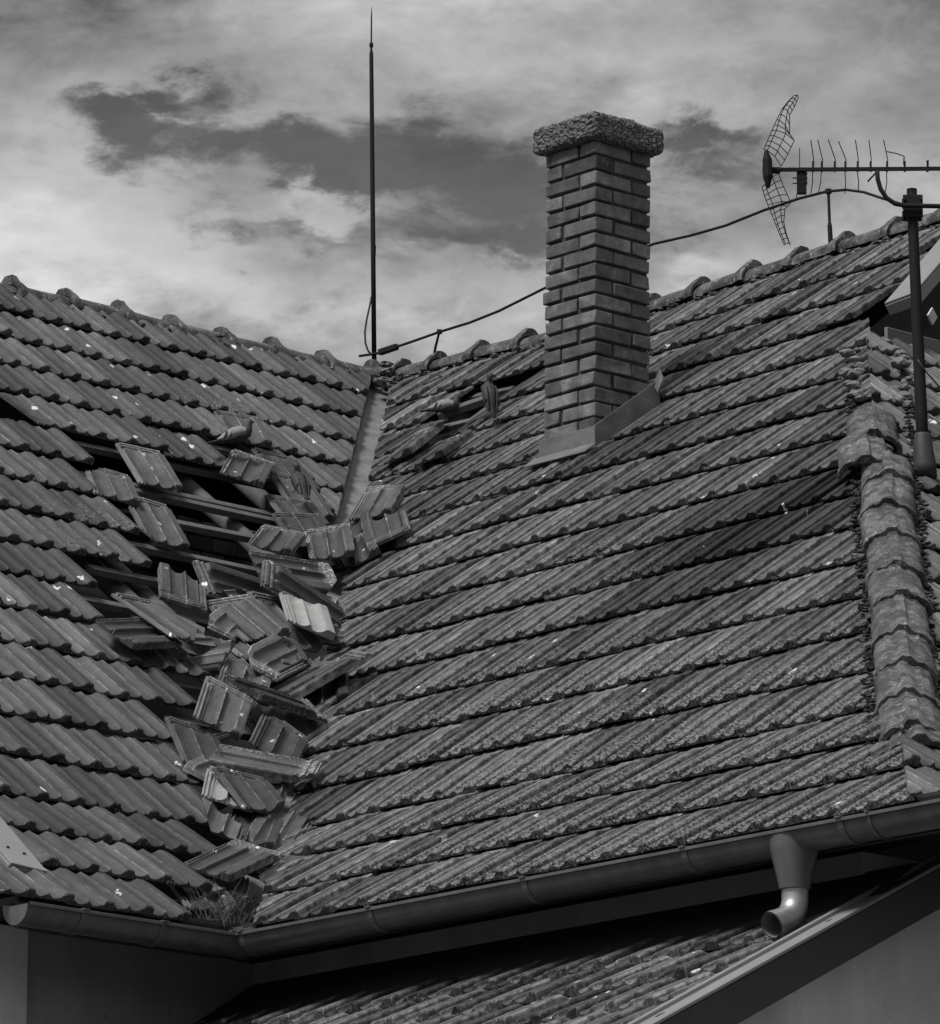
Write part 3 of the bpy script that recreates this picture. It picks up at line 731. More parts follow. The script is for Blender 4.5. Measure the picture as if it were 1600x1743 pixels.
# end cap at the left
n0 = len(arc(R_)); capv = [gs + nz(np.cross(Bh, Zh)) * a + Zh * z for a, z in arc(R_)]
mb.add(capv + [c + Bh * .004 for c in capv], [tuple(range(n0)), tuple(range(n0, 2 * n0))[::-1]])
gut = mb.build('gutter', mGut, house, smooth=True, fix=False)
try: gut.data.set_sharp_from_angle(angle=math.radians(50))
except Exception: pass
tag(gut, 'dark grey half round gutter running round both eaves')
def along(px, path_a, path_b):
    lo, hi = 0., 1.
    for _ in range(40):
        m = (lo + hi) / 2
        if proj(path_a + (path_b - path_a) * m)[0] < px: lo = m
        else: hi = m
    return path_a + (path_b - path_a) * lo
def ring(C, d, r, wd, name, th=.004):
    o = nz(np.cross(d, Zh)); pr = arc(r + th, -178, 0, 16); v = []; f = []
    for s in (-wd / 2, wd / 2):
        for a, z in pr: v.append(C + d * s + o * a + Zh * z)
        for a, z in arc(r + .0005, -178, 0, 16): v.append(C + d * s + o * a + Zh * z)
    k = 16
    for i in range(k - 1):
        f += [(i, i + 1, 2 * k + i + 1, 2 * k + i), (i, k + i, k + i + 1, i + 1), (2 * k + i, 2 * k + i + 1, 3 * k + i + 1, 3 * k + i)]
    f += [(0, 2 * k, 3 * k, k), (k - 1, 2 * k - 1, 4 * k - 1, 3 * k - 1)]
    mb = MB(); mb.add(v, f); mb.box(C + o * (r - .004) - d * wd / 2 + Zh * .004, d * wd, o * .02, Zh * .006)
    return mb.build(name, mGut, gut)
for px in (122, 257): ring(along(px, gs, ci), Bh, R_, .026, 'gutter_bracket')
for px in (437, 655, 918, 1190, 1456): ring(along(px, ci, co), -Ah, R_, .026, 'gutter_bracket')
ring(along(1505, ci, co), -Ah, R_, .012, 'gutter_joint'); ring(ci - Ah * .01, -Ah, R_, .02, 'gutter_joint')
# outlet hopper and swan neck
oc = along(1352, ci, co); oc = oc + 0
mb = MB(); vv = []; seg = 28; lv = [(0.0, .105, .072, .0), (-.040, .090, .073, .0), (-.070, .080, .070, .0), (-.17, .052, .052, 0), (-.185, .050, .050, 0)]
for z, ra, rb, _ in lv:
    for k in range(seg):
        t = 2 * math.pi * k / seg; vv.append(oc + -Ah * math.cos(t) * ra + -hR * math.sin(t) * (rb + .004) + Zh * z)
ff = [(i * seg + k, i * seg + (k + 1) % seg, (i + 1) * seg + (k + 1) % seg, (i + 1) * seg + k) for i in range(len(lv) - 1) for k in range(seg)]
mb.add(vv, ff); hop = mb.build('gutter_outlet', mGut, gut, smooth=True); tag(hop, 'tapered outlet hopper under the gutter')
pts = [oc + Zh * -.175, oc + Zh * -.205]
for a in np.linspace(0, 72, 9):
    r = math.radians(a); pts.append(oc + Zh * (-.215 - .085 * math.sin(r)) + -hR * .085 * (1 - math.cos(r)))
d_ = nz(pts[-1] - pts[-2]); pts.append(pts[-1] + d_ * .055)
mb = MB(); mb.tube(pts, .044, 24, cap=False); mb.tube(pts[::-1], .041, 24, cap=False)
el = mb.build('pipe_elbow', mChrome, gut, smooth=True, fix=False); tag(el, 'shiny metal pipe elbow ending in an open mouth')
mb = MB(); mb.tube([pts[-1] - d_ * .022, pts[-1]], .0468, 24, cap=False); mb.tube([pts[-1], pts[-1] - d_ * .022], .0415, 24, cap=False); mb.build('elbow_collar', mChrome, el, smooth=True, fix=False)
mb = MB(); mb.tube([pts[0] + Zh * .0, pts[0] - Zh * .012], .0475, 24); mb.build('elbow_collar', mGut, el, smooth=True)

# ---- walls, soffits
INS = .42
wLp = eL + hL * INS; wRp = eR + hR * .42
wi = ix(V(*wLp), Bh, V(*wRp), Ah)
TP = .46
P1 = hit(1200, 1567, wRp, hR); UP = nz(hR + V(0, 0, TP)); nP = nz(np.cross(-Ah, UP))
SP = Surf(P1, -Ah, UP, UP, 99); SP.name_ = 'P'
def px_on(px, py): P = hit(px, py, P1, nP); return -(P - P1) @ Ah, -(P - P1) @ UP
va = px_on(1128, 1743); vb = px_on(1588, 1486)
vA = SP.pos(*va); vB = SP.pos(*vb); vdp = nz(vB - vA)
cn = nz(np.cross(vdp, Zh)); cn = cn if cn @ Ah < 0 else -cn
zs = zg + .02
wlc = hit(35, 1640, wLp, hL); ul = (wlc - wi) @ Bh
P0 = V(wi[0], wi[1], 0); PL = P0 + Bh * ul; PO = P0 - Ah * ((vB - cn * .222 - P0) @ -Ah)
def wall(name, a, b, z0, z1, inn, mat, th=.3, lab=None):
    mb = MB(); mb.box(V(a[0], a[1], z0), V(*(b - a)[:2], 0), inn * th, Zh * (z1 - z0)); o = mb.build(name, mat, house, fix=True)
    if lab: tag(o, lab)
    return o
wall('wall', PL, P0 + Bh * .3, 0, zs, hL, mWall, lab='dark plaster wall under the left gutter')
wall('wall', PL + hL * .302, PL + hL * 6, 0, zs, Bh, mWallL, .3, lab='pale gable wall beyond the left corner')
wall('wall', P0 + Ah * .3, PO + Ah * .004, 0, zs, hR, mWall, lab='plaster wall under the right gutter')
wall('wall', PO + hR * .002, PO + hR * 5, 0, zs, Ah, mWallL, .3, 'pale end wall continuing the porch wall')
# pilaster strip, lit, at the far left
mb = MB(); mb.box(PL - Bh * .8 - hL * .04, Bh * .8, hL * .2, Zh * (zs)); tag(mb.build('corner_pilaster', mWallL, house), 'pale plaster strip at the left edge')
mb = MB()
so = zg + .035
for a, b, inn, dep in ((gs + Bh * 0, ci + Bh * .5, hL, INS + .1), (ci + Ah * .6, co - Ah * .0, hR, .42), (co, co + Bh * 2.6, Ah, .42)):
    pass
fa = ix(gL + hL * .074, Bh, gR + hR * .074, Ah)
mb.box(V(fa[0], fa[1], so) , Bh * -7.0 * 0 + Bh * (xl), hL * .5, Zh * .02)
mb.box(V(fa[0], fa[1], so + .003), -Ah * tR, hR * .5, Zh * .02)
mb.box(V(fa[0], fa[1], so + .006), hL * .5, hR * .5, Zh * .02)
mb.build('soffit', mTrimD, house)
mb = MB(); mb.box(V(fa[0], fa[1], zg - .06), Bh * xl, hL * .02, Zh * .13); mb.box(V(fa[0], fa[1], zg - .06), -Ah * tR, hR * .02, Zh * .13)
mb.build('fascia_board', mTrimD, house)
# left verge trim at the bottom left
v0 = hit(70, 1511, SL.pos(0, S0L + 17 * GL), nz(np.cross(Bh, KL))) + KL * 0; nK = nz(np.cross(Bh, KL))
v1 = hit(-3, 1425, SL.pos(0, S0L + 17 * GL), nK); vdir = nz(v1 - v0); sd_ = nz(np.cross(nK, vdir)); sd_ = sd_ if sd_ @ Bh < 0 else -sd_
mb = MB(); mb.box(v0 + nK * .055, vdir * 1.6, sd_ * .145, nK * .010); mb.box(v0 + nK * -.05 + sd_ * .140, vdir * 1.6, sd_ * .010, nK * .105); mb.box(v0 + nK * .0, vdir * .006, sd_ * .139, nK * .054)
lv_ = mb.build('verge_trim', mTrim, house, bevel=.002); tag(lv_, 'pale metal verge trim above the left end of the gutter')
for q in (.14, .16):
    pass
for a, b in ((.14, .045), (.17, .10)):
    C = v0 + vdir * a + sd_ * b + nK * .066; mb = MB(); mb.tube([C, C + nK * .004], .0065, 10); mb.build('screw', mIron, lv_)

# ---- lower lean-to roof in the corner
gp_ = .385
porch = slope('porch_roof', SP, range(0, 9), .16, .35, (-2.6, 2.4), house, lambda k, x, c, S: False, lambda P, x, t: (.35, .0, .9), 21)
clip_mesh(porch, [(vA - cn * .02, cn), (V(wLp[0], wLp[1], 3), hL)]); tag(porch, 'lower lean-to roof of ribbed tiles under the right gutter')
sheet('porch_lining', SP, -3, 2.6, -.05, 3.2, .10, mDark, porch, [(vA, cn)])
vA2 = vA - vdp * 1.5; LV = (vB - vA2) @ vdp + .3
sN = nz(np.cross(vdp, nP)); sN = sN if sN @ Ah < 0 else -sN
mb = MB(); mb.box(vA2 + nP * .055 - sN * .075, vdp * LV, sN * .105, nP * .012); mb.box(vA2 + nP * .045 - sN * .075, vdp * LV, sN * .025, nP * .035)
tag(mb.build('verge_trim', mTrim, porch, bevel=.002), 'pale metal trim on the edge of the lower roof')
mb = MB(); mb.box(vA2 - nP * .07 + sN * .010, vdp * LV, sN * .016, nP * .123)
mb.build('fascia_board', mTrimD, porch, bevel=.002)
wq = vA2 - cn * .22
mb = MB(); A0 = wq; B0 = wq + vdp * LV; B0 = B0 - vdp * .3; mb.add([V(A0[0], A0[1], 0), V(B0[0], B0[1], 0), B0 - Zh * .06, A0 - Zh * .06], [(0, 1, 2, 3)])
tag(mb.build('porch_wall', mWallL, house, fix=False), 'pale plaster wall below the lower roof')
mb = MB(); mb.box(A0 - Zh * .045 , vdp * LV, cn * .20, -Zh * .02); mb.build('porch_soffit', mTrimD, porch)

# =================================================================== loose tiles
def pose(FL, FR, HL, HR, lift, seed):
    FL, FR, HL, HR = [V(*q) for q in (FL, FR, HL, HR)]
    c = (FL + FR + HL + HR) / 4; e1 = ((FR - FL) + (HR - HL)) / 2; e2 = ((HL - FL) + (HR - FR)) / 2
    cand = []
    for P0_, n_ in ((V1, nL), (V1, nR)):
        P = hit(c[0], c[1], P0_, n_); cand.append((np.linalg.norm(P - CAM), P, n_))
    cand.sort(key=lambda q: q[0]); d, P, n_ = cand[0]
    sgn = (P - V1) @ mv; wv = 1 / (1 + math.exp(-sgn / .12)); Nr = nz(nL * (1 - wv) + nR * wv)
    rd = nz(P - CAM); P = P - rd * (lift / max(.35, abs(rd @ Nr)))
    J = np.zeros((2, 3)); p0 = proj(P)
    for i in range(3): q = P.copy(); q[i] += .01; J[:, i] = (proj(q) - p0) / .01
    W_, L_ = TW + .028, .42
    best = None
    b1 = nz(Bh - Nr * (Bh @ Nr)); b2 = np.cross(Nr, b1)
    def rot(rv):
        a = np.linalg.norm(rv)
        return np.array(Matrix.Rotation(a, 3, Vector(rv / a))) if a > 1e-9 else np.eye(3)
    for th in np.linspace(0, 2 * math.pi, 16, endpoint=False):
        X0 = b1 * math.cos(th) + b2 * math.sin(th); R0 = np.stack([X0, np.cross(Nr, X0), Nr], 1)
        rv = np.zeros(3)
        def res(rv):
            Rm = rot(rv) @ R0
            r = np.concatenate([(J @ (Rm[:, 0] * W_) - e1) / 4, (J @ (Rm[:, 1] * L_) - e2) / 5, (Rm[:, 2] - Nr) * 3.2]); return r
        for _ in range(25):
            r = res(rv); Jr = np.stack([(res(rv + np.eye(3)[i] * 1e-4) - r) / 1e-4 for i in range(3)], 1)
            rv = rv - np.linalg.solve(Jr.T @ Jr + np.eye(3) * .3, Jr.T @ r)
        cst = (res(rv) ** 2).sum()
        if best is None or cst < best[0]: best = (cst, rot(rv) @ R0)
    Rm = best[1]
    return P, Rm
def loose(lab, FL, FR, HL, HR, lift=.05, frac=1.0, wear=(.2, 0, .9), seed=0, cut=None, bright=None, half=False):
    P, Rm = pose(FL, FR, HL, HR, lift, seed)
    v, f = tile_geo(.42, full=True, seed=seed * 7 + 3, chip=.004)
    if half: 
        pass
    ctr = V((TW - .028) / 2, .21, .02); vv = [(q - ctr) for q in v]
    uv = [(q[0] + seed * .37, -q[1] + seed * .61) for q in v]
    wr = np.tile(np.array(tuple(wear) + (0,), float), (len(v), 1)); wr[:, 3] = np.where((v[:, 0] < -.002) | (v[:, 1] > .366), 1.0, np.where(v[:, 1] > .35, .4, 0))
    mb = MB(); mb.add(vv, f, uv, wr); mb.cr = list(np.tile(CREST_GLINT, len(v) // len(CREST_GLINT))); o = mb.build('loose_tile', bright or mLoose, None)
    if not cut and seed % 3 != 1:
        rc = np.random.RandomState(seed + 900); cxn = rc.choice([-1, 1]); cyn = rc.choice([-1, 1], p=[.7, .3])
        nn_ = nz(V(cxn * rc.uniform(.5, 1), cyn * rc.uniform(.5, 1), rc.randn() * .2)); corner = V(cxn * .10, cyn * .205, 0)
        cut = [(Vector(corner - nn_ * rc.uniform(.035, .075)), Vector(nn_))]
    if cut:
        bm = bmesh.new(); bm.from_mesh(o.data)
        for co_, no_ in cut:
            r = bmesh.ops.bisect_plane(bm, geom=list(bm.verts) + list(bm.edges) + list(bm.faces), plane_co=co_, plane_no=no_, clear_outer=True)
            bmesh.ops.holes_fill(bm, edges=[e for e in r['geom_cut'] if isinstance(e, bmesh.types.BMEdge)], sides=0)
        bm.to_mesh(o.data); bm.free()
    o.matrix_world = Matrix(((*Rm[0], P[0]), (*Rm[1], P[1]), (*Rm[2], P[2]), (0, 0, 0, 1)))
    tag(o, lab, 'roof tile', 'roof tiles that have slid loose around the valley'); return o
mPaleTile = simple('pale_broken_tile', .30, .35, 22, .8, .5, streak=(9, 9, 9))
K = (.2, 0, .9); M1 = (.45, 0, .8); D_ = (.35, .35, .5); C0 = (.1, 0, .35)
LT = [
 ('loose tile bridging two battens at the upper left of the hole', (241, 818), (306, 831), (200, 752), (269, 766), .02, C0),
 ('tile lying aligned across a batten at the left side of the hole, below its middle', (253, 915), (312, 926), (228, 843), (270, 854), .02, C0),
 ('small slipped tile tucked against the row ends at the left side of the hole', (170, 838), (228, 852), (146, 786), (214, 808), .03, K),
 ('dropping-splashed tile lying askew right below the standing grey pigeon', (381, 801), (444, 823), (398, 763), (466, 787), .07, M1),
 ('tile on which the grey pigeon stands', (392, 745), (460, 755), (368, 697), (434, 709), .05, C0),
 ('slipped tile to the upper left of the dark pigeon seen from behind', (478, 822), (545, 838), (432, 760), (494, 776), .03, C0),
 ('loose tile with its head up beneath the dark pigeon seen from behind', (505, 868), (560, 880), (462, 800), (520, 815), .03, C0),
 ('upright tile showing its scalloped edge upward, left of the middle of the heap', (349, 984), (271, 961), (352, 1035), (274, 1014), .10, K),
 ('tile lying sideways with a white mortar-crusted head, right of the scalloped upright one', (463, 1036), (461, 994), (353, 1008), (351, 970), .08, K),
 ('large smooth tile with its head rail toward the upper left, centre of the heap', (419, 1086), (486, 1074), (355, 1024), (411, 1009), .13, C0),
 ('narrow slanting tile half hidden beneath the pale broken one', (505, 1100), (545, 1100), (439, 1012), (483, 1016), .09, C0),
 ('long mossy tile lying sideways above the pale broken one', (423, 932), (450, 990), (561, 957), (590, 1014), .10, M1),
 ('long channelled tile slanting down to the right over the sideways mossy one', (560, 1064), (573, 1034), (455, 1002), (474, 969), .17, D_),
 ('spotted tile with double ribs at the upper left of the heap', (423, 923), (495, 940), (448, 892), (522, 907), .10, M1),
 ('broad tile with two pans and white splashes at the top centre of the heap', (527, 953), (604, 938), (517, 901), (595, 890), .16, M1),
 ('tile head with branching white droppings, topmost at the left of the valley', (497, 925), (573, 928), (463, 871), (539, 874), .06, K),
 ('tile end poking out just above the head with branching white droppings', (500, 893), (552, 900), (466, 844), (517, 849), .04, K),
 ('narrow tile standing on edge in the valley metal, topmost at the right', (620, 872), (648, 876), (640, 827), (668, 823), .10, C0),
 ('tile turned scalloped edge up at the right end of the heap', (682, 864), (622, 891), (691, 900), (632, 926), .12, C0),
 ('clean tile with a broad cover strip under the scalloped one at the right', (580, 970), (641, 937), (563, 935), (622, 904), .09, C0),
 ('small ribbed tile wedged between the two topmost broad tiles', (577, 935), (622, 905), (573, 898), (618, 868), .07, C0),
 ('tile lying sideways at the far left end of the heap', (173, 1054), (226, 1099), (252, 1052), (305, 1090), .09, D_),
 ('thin slanting tile resting on the sideways one at the far left', (298, 1080), (344, 1086), (203, 1011), (250, 1020), .12, K),
 ('turned tile with a ragged white edge low in the middle of the heap', (530, 1118), (470, 1086), (470, 1152), (410, 1117), .15, M1),
 ('ribbed tile lying behind the turned one with the ragged white edge', (447, 1112), (522, 1130), (422, 1069), (497, 1087), .11, K),
 ('narrow tile with a raised rib, left of the turned one with the ragged edge', (424, 1120), (480, 1130), (391, 1084), (430, 1090), .08, K),
 ('mostly buried tile at the lower left margin of the heap', (400, 1130), (450, 1142), (362, 1087), (418, 1096), .05, K),
 ('steep tile with double ribs and two pans left of the dark edge-on slab', (332, 1214), (410, 1256), (353, 1147), (431, 1188), .15, C0),
 ('ribbed tile peeping out above the steep one with two pans', (378, 1160), (445, 1187), (391, 1121), (457, 1149), .09, K),
 ('dark mossy tile seen edge-on, jutting to the right', (405, 1151), (418, 1178), (523, 1191), (541, 1216), .19, (.8, .5, .2)),
 ('tile leaning in shade with only its long left edge lit', (441, 1246), (495, 1262), (407, 1177), (461, 1195), .08, D_),
 ('steep ribbed tile in the shade beneath the dark edge-on slab', (433, 1262), (493, 1307), (459, 1207), (519, 1252), .12, D_),
 ('spotted tile lying sideways with a white right end', (390, 1264), (382, 1302), (521, 1293), (511, 1328), .14, M1),
 ('tile slid down in line with the left slope, beside the sideways white-ended one', (314, 1290), (395, 1320), (283, 1216), (363, 1245), .06, C0),
 ('tile lying straight down the slope below the sideways one with the white end', (415, 1368), (495, 1388), (363, 1302), (446, 1322), .13, C0),
 ('tile with double white ribs below the straight lying one', (388, 1420), (458, 1440), (410, 1368), (480, 1385), .07, K),
 ('narrow tile leaning on the right slope near the bottom of the heap', (526, 1388), (462, 1372), (482, 1463), (420, 1446), .08, C0),
 ('tile with a raised rim just above the grass tuft', (322, 1469), (387, 1493), (404, 1427), (470, 1450), .12, D_),
 ('lowest tile on the right side, beside the grass tuft', (447, 1499), (500, 1506), (497, 1456), (551, 1459), .07, C0),
 ('lowest tile on the left side, its ribs reaching into the grass tuft', (330, 1540), (392, 1550), (298, 1491), (360, 1500), .03, K),
 ('thin tile seen edge-on resting on the right slope', (486, 1176), (500, 1188), (590, 1112), (602, 1124), .16, D_),
 ('second edge-on tile just left of the one resting on the right slope', (462, 1172), (478, 1184), (538, 1124), (552, 1135), .12, D_),
 ('dark tile in shade standing on the right slope with a bright lower edge', (530, 1206), (579, 1186), (522, 1150), (574, 1138), .06, (.2, .6, .1)),
]
for i, (lab, FL, FR, HL, HR, lift, wr) in enumerate(LT):
    loose(lab, FL, FR, HL, HR, lift, wear=wr, seed=i + 1)
rag = [(Vector((0, .155, 0)), Vector((.12, 1, 0))), (Vector((0, -.12, 0)), Vector((-.2, -1, 0)))]
loose('pale grey broken tile, the brightest one in the heap', (500, 1070), (570, 1096), (478, 1000), (549, 1022), .18, wear=K, seed=60, cut=rag, bright=mPaleTile)
loose('whitish broken tile half under the straight lying one near the bottom', (357, 1352), (420, 1372), (366, 1305), (430, 1328), .08, wear=K, seed=61, cut=[(Vector((.06, 0, 0)), Vector((1, .3, 0)))], bright=mPaleTile)
# small broken pieces
frg = None
for i, (px, py) in enumerate(((300, 1105), (350, 1120), (410, 1010), (455, 1075), (545, 1010), (560, 1075), (520, 1150), (470, 1190), (365, 1245), (540, 1235), (440, 1345), (390, 1400), (470, 1440), (410, 1500), (360, 1500), (500, 1475), (335, 1075), (385, 1060), (430, 1180), (485, 1230), (500, 1130), (420, 1290), (350, 1300), (470, 1340), (380, 1350), (420, 1460), (450, 1480), (385, 1520), (535, 1180), (560, 1120), (590, 960), (575, 1030), (470, 1100), (320, 1060))):
    P, Rm = pose((px - 30, py + 40), (px + 30, py + 50), (px - 40, py - 40), (px + 30, py - 30), .02 + .03 * (i % 3), i)
    v, f = tile_geo(.42, full=True, seed=900 + i); rc = np.random.RandomState(70 + i); ctr = V(rc.uniform(0, .15), rc.uniform(.05, .35), .02)
    mb = MB(); mb.add([q - ctr for q in v], f, [(q[0] + i, q[1]) for q in v], (.2, .2, .5)); mb.cr = list(np.tile(CREST_GLINT, len(v) // len(CREST_GLINT))); o = mb.build('loose_tile', mLoose, None); o.name = 'tile_fragment'
    bm = bmesh.new(); bm.from_mesh(o.data)
    for q in range(4):
        a = q * 1.57 + rc.uniform(-.5, .5); no_ = V(math.cos(a), math.sin(a), rc.randn() * .3); rr_ = rc.uniform(.03, .075)
        r = bmesh.ops.bisect_plane(bm, geom=list(bm.verts) + list(bm.edges) + list(bm.faces), plane_co=Vector(no_ * rr_), plane_no=Vector(no_), clear_outer=True)
        ed_ = [e for e in r['geom_cut'] if isinstance(e, bmesh.types.BMEdge)]
        if ed_: bmesh.ops.holes_fill(bm, edges=ed_, sides=0)
    bm.to_mesh(o.data); bm.free()
    Rr = Rm @ np.array(Matrix.Rotation(rc.uniform(0, 6.28), 3, 'Z')) @ np.array(Matrix.Rotation(rc.randn() * .25, 3, 'X'))
    o.matrix_world = Matrix(((*Rr[0], P[0]), (*Rr[1], P[1]), (*Rr[2], P[2]), (0, 0, 0, 1)))
    tag(o, 'small broken piece of roof tile lying in the rubble of the valley', 'tile fragment', 'small broken pieces of tile in the valley')
# by the right-hand gap
loose('tilted tile at the left side of the gap near the sitting pigeon', (640, 790), (700, 765), (712, 735), (765, 712), .05, wear=M1, seed=62)
loose('dropped tile lying inside the gap right of the sitting pigeon', (700, 788), (752, 770), (760, 748), (815, 728), .02, wear=D_, seed=63)
mb = MB(); a = hit(752, 706, V1 + nR * .05, nR); b = hit(842, 676, V1 + nR * .06, nR); mb.bar(a, b, .06, .035, up=nR)
plank = mb.build('loose_batten', mWood, None, bevel=.003); tag(plank, 'short weathered plank with the upright pigeon perched on its end', 'plank')

# =================================================================== pigeons
def pigeon(pos, head_dir, upv, scale, lab, pitch=0.0, headturn=0.0, dark=True, light_wing=False):
    f = nz(head_dir - upv * (head_dir @ upv)); side = nz(np.cross(upv, f)); u = upv
    cp, sp_ = math.cos(pitch), math.sin(pitch)
    fx = f * cp + u * sp_; uz = u * cp - f * sp_
    hp = (.16, .165)
    # spine: (along, up, half width, half height)
    S_ = [(-.205, .020, .004, .003), (-.200, .022, .026, .006), (-.14, .032, .026, .010), (-.10, .045, .030, .024), (-.05, .058, .048, .044), (0, .066, .056, .054), (.045, .074, .053, .054), (.078, .090, .042, .046),
          (.094, .112, .028, .032), (.100, .132, .021, .024), (.106, .150, .021, .023), (.118, .158, .019, .020), (.130, .157, .010, .010), (.138, .154, .0045, .0045), (.152, .150, .0018, .0018)]
    o = empty('pigeon', tuple(pos)); seg = 14; vv = []
    for i, (a, h, hw, hh) in enumerate(S_):
        t0 = S_[max(i - 1, 0)]; t1 = S_[min(i + 1, len(S_) - 1)]; tx, tz = t1[0] - t0[0], t1[1] - t0[1]; l = math.hypot(tx, tz); tx, tz = tx / l, tz / l
        turn = headturn if a > .09 else 0
        for k in range(seg):
            th = 2 * math.pi * k / seg; y = math.cos(th) * hw; r = math.sin(th) * hh
            lx = a - tz * r; lz = h + tx * r; ly = y
            if a > .09:
                cx = lx - .098; lx, ly = .098 + cx * math.cos(turn) - ly * math.sin(turn), cx * math.sin(turn) + ly * math.cos(turn)
            vv.append((fx * lx + side * ly + uz * lz) * scale)
    n = len(S_); ff = [(i * seg + k, i * seg + (k + 1) % seg, (i + 1) * seg + (k + 1) % seg, (i + 1) * seg + k) for i in range(n - 1) for k in range(seg)]
    ff += [tuple(range(seg))[::-1], tuple((n - 1) * seg + k for k in range(seg))]
    mb = MB(); mb.add(vv, ff); b = mb.build('body', mBird, o, smooth=True)
    for sg in (-1, 1):   # folded wings
        mb = MB(); vv = []; W_ = [(.065, .085, .030), (.03, .085, .046), (-.03, .072, .050), (-.08, .056, .038), (-.115, .044, .022), (-.145, .036, .006)]
        for a, h, hh in W_:
            for k in range(7):
                t = (k / 6 - .45) * 2; bulge = .056 if a > -.06 else .034 + (a + .17) * .2
                vv.append((fx * a + side * sg * (bulge * math.cos(t * .8) + .006) + uz * (h + hh * t * .8)) * scale)
            for k in range(7):
                t = (k / 6 - .45) * 2; bulge = .056 if a > -.06 else .034 + (a + .17) * .2
                vv.append((fx * a + side * sg * (bulge * math.cos(t * .8) - .004) + uz * (h + hh * t * .8)) * scale)
        ff = []
        for i in range(5):
            for k in range(6): q = i * 14 + k; ff += [(q, q + 1, q + 15, q + 14), (q + 7, q + 21, q + 22, q + 8)]
            q = i * 14; ff += [(q, q + 14, q + 21, q + 7), (q + 6, q + 13, q + 27, q + 20)]
        ff += [(0, 7, 8, 1), ]
        mb.add(vv, ff); wg = mb.build('wing', mBirdL if light_wing else mBird, o, smooth=True)
        for a0 in (-.045, -.085):
            mb = MB(); mb.tube([(fx * (a0 + dx) + side * sg * bb_ + uz * (.062 + dz)) * scale for dx, dz, bb_ in ((.012, .028, .050), (.0, .0, .058), (-.012, -.026, .048))], .0075 * scale, 6); mb.build('wing_bar', mBird, wg)
    for sg in (-1, 1):
        mb = MB(); hip_ = fx * .0 + side * sg * .02 + uz * .03; foot = f * .012 + side * sg * .02 - u * .008
        mb.tube([hip_ * scale, (hip_ * .5 + foot * .5 + f * -.005) * scale, foot * scale], [.008 * scale, .004 * scale, .0035 * scale], 6)
        for t in (-.5, 0, .5): mb.tube([foot * scale, (foot + (f * math.cos(t) + side * math.sin(t)) * .022) * scale], [.003 * scale, .0015 * scale], 5)
        mb.build('leg', mIron, o)
    tag(o, lab, 'pigeon', 'pigeons resting on the roof'); return o
right, back = V(1, 0, 0), V(0, 1, 0)
pp = hit(403, 757, V1 + nL * .10, nL); pigeon(pp, nz(V(1, .25, 0)), Zh, .66, 'grey pigeon with barred wings standing in profile on a slipped tile', pitch=.12, light_wing=True)
pp = hit(506, 836, V1 + nL * .09, nL); pigeon(pp, nz(V(-.45, .9, 0)), nz(Zh), .62, 'dark pigeon seen from behind beside the hole', pitch=.62, headturn=.9)
pp = hit(829, 684, V1 + nR * .09, nR); pigeon(pp, nz(V(-.35, .93, 0)), Zh, .64, 'dark pigeon standing upright on the end of a loose plank', pitch=.95, headturn=.2)
pp = hit(757, 706, V1 + nR * .07, nR); pigeon(pp, nz(V(1, .15, 0)), Zh, .58, 'pigeon with pale wings crouching on the right slope near the valley', pitch=.0, light_wing=True)

# =================================================================== lightning rod and conductor
def vplane(P, d): return P, nz(np.cross(d, Zh))
pr, nr_ = vplane(V1, Ah)                      # vertical plane through the right ridge
pl, nl_ = vplane(V1, Bh)
rb = hit(637, 612, V1 + Ah * .12, V(0, 1, 0)); D_y = rb[1]
at = lambda px, py, yd=None: hit(px, py, V(0, yd if yd is not None else D_y, 0), V(0, 1, 0))
rod = empty('lightning_rod', tuple(rb)); tag(rod, 'tall thin black rod rising from the junction of the two ridges', 'lightning rod')
def rel(o, pts): b = np.array(o.location); return [p - b for p in pts]
mb = MB(); mb.tube(rel(rod, [at(637, 625), at(635, 420), at(633, 200), at(632, 92), at(632, 85), at(632, 80)]), [.0125, .0125, .0115, .0105, .006, .004], 12); mb.build('pole', mIron, rod, smooth=True)
mb = MB(); mb.tube(rel(rod, [at(632, 84), at(632, 78), at(632, 74), at(632, 72), at(632.3, 30), at(632.5, 12)]), [.004, .011, .011, .0045, .004, .0012], 10); mb.build('tip', mIron, rod, smooth=True)
mb = MB(); mb.tube(rel(rod, [at(637.5, 418), at(637, 436)]), .008, 8); mb.tube(rel(rod, [at(635, 424), at(638, 424)]), .007, 8); mb.build('clamp', mIron, rod)
mb = MB(); mb.tube(rel(rod, [at(632, 505), at(629, 522), at(624, 545), at(621, 566), at(622, 584), at(626, 596), at(631, 603)]), .005, 8); mb.build('earth_cable', mCable, rod, smooth=True)
# conductor
cpts = [(612, 606), (640, 602), (655, 597), (700, 582), (748, 565), (800, 549), (850, 529), (900, 504), (928, 490), (1020, 452), (1113, 415), (1175, 401), (1235, 384), (1300, 358), (1360, 338), (1407, 326), (1440, 323), (1470, 327), (1500, 337), (1540, 349)]
wire3 = [hit(x, y, pr, nr_) for x, y in cpts]
cond = empty('conductor_wire', tuple(wire3[0])); tag(cond, 'black lightning conductor wire running above the right ridge on two standoffs', 'wire')
mb = MB(); mb.tube(rel(cond, wire3), .0068, 8); mb.build('wire', mIron, cond, smooth=True)
mb = MB(); q = [hit(x, y, pr, nr_) for x, y in ((646, 600), (676, 590))]; mb.bar(*rel(cond, q), .03, .03); mb.build('wire_clamp', mIron, cond, bevel=.004)
mb = MB(); q = [hit(x, y, pr, nr_) for x, y in ((748, 564), (741, 592), (735, 628))]; mb.tube(rel(cond, q), [.006, .007, .008], 8); mb.tube(rel(cond, [q[0] + Zh * .008, q[0] - Zh * .012]), .014, 8)
mb.build('standoff', mIron, cond)
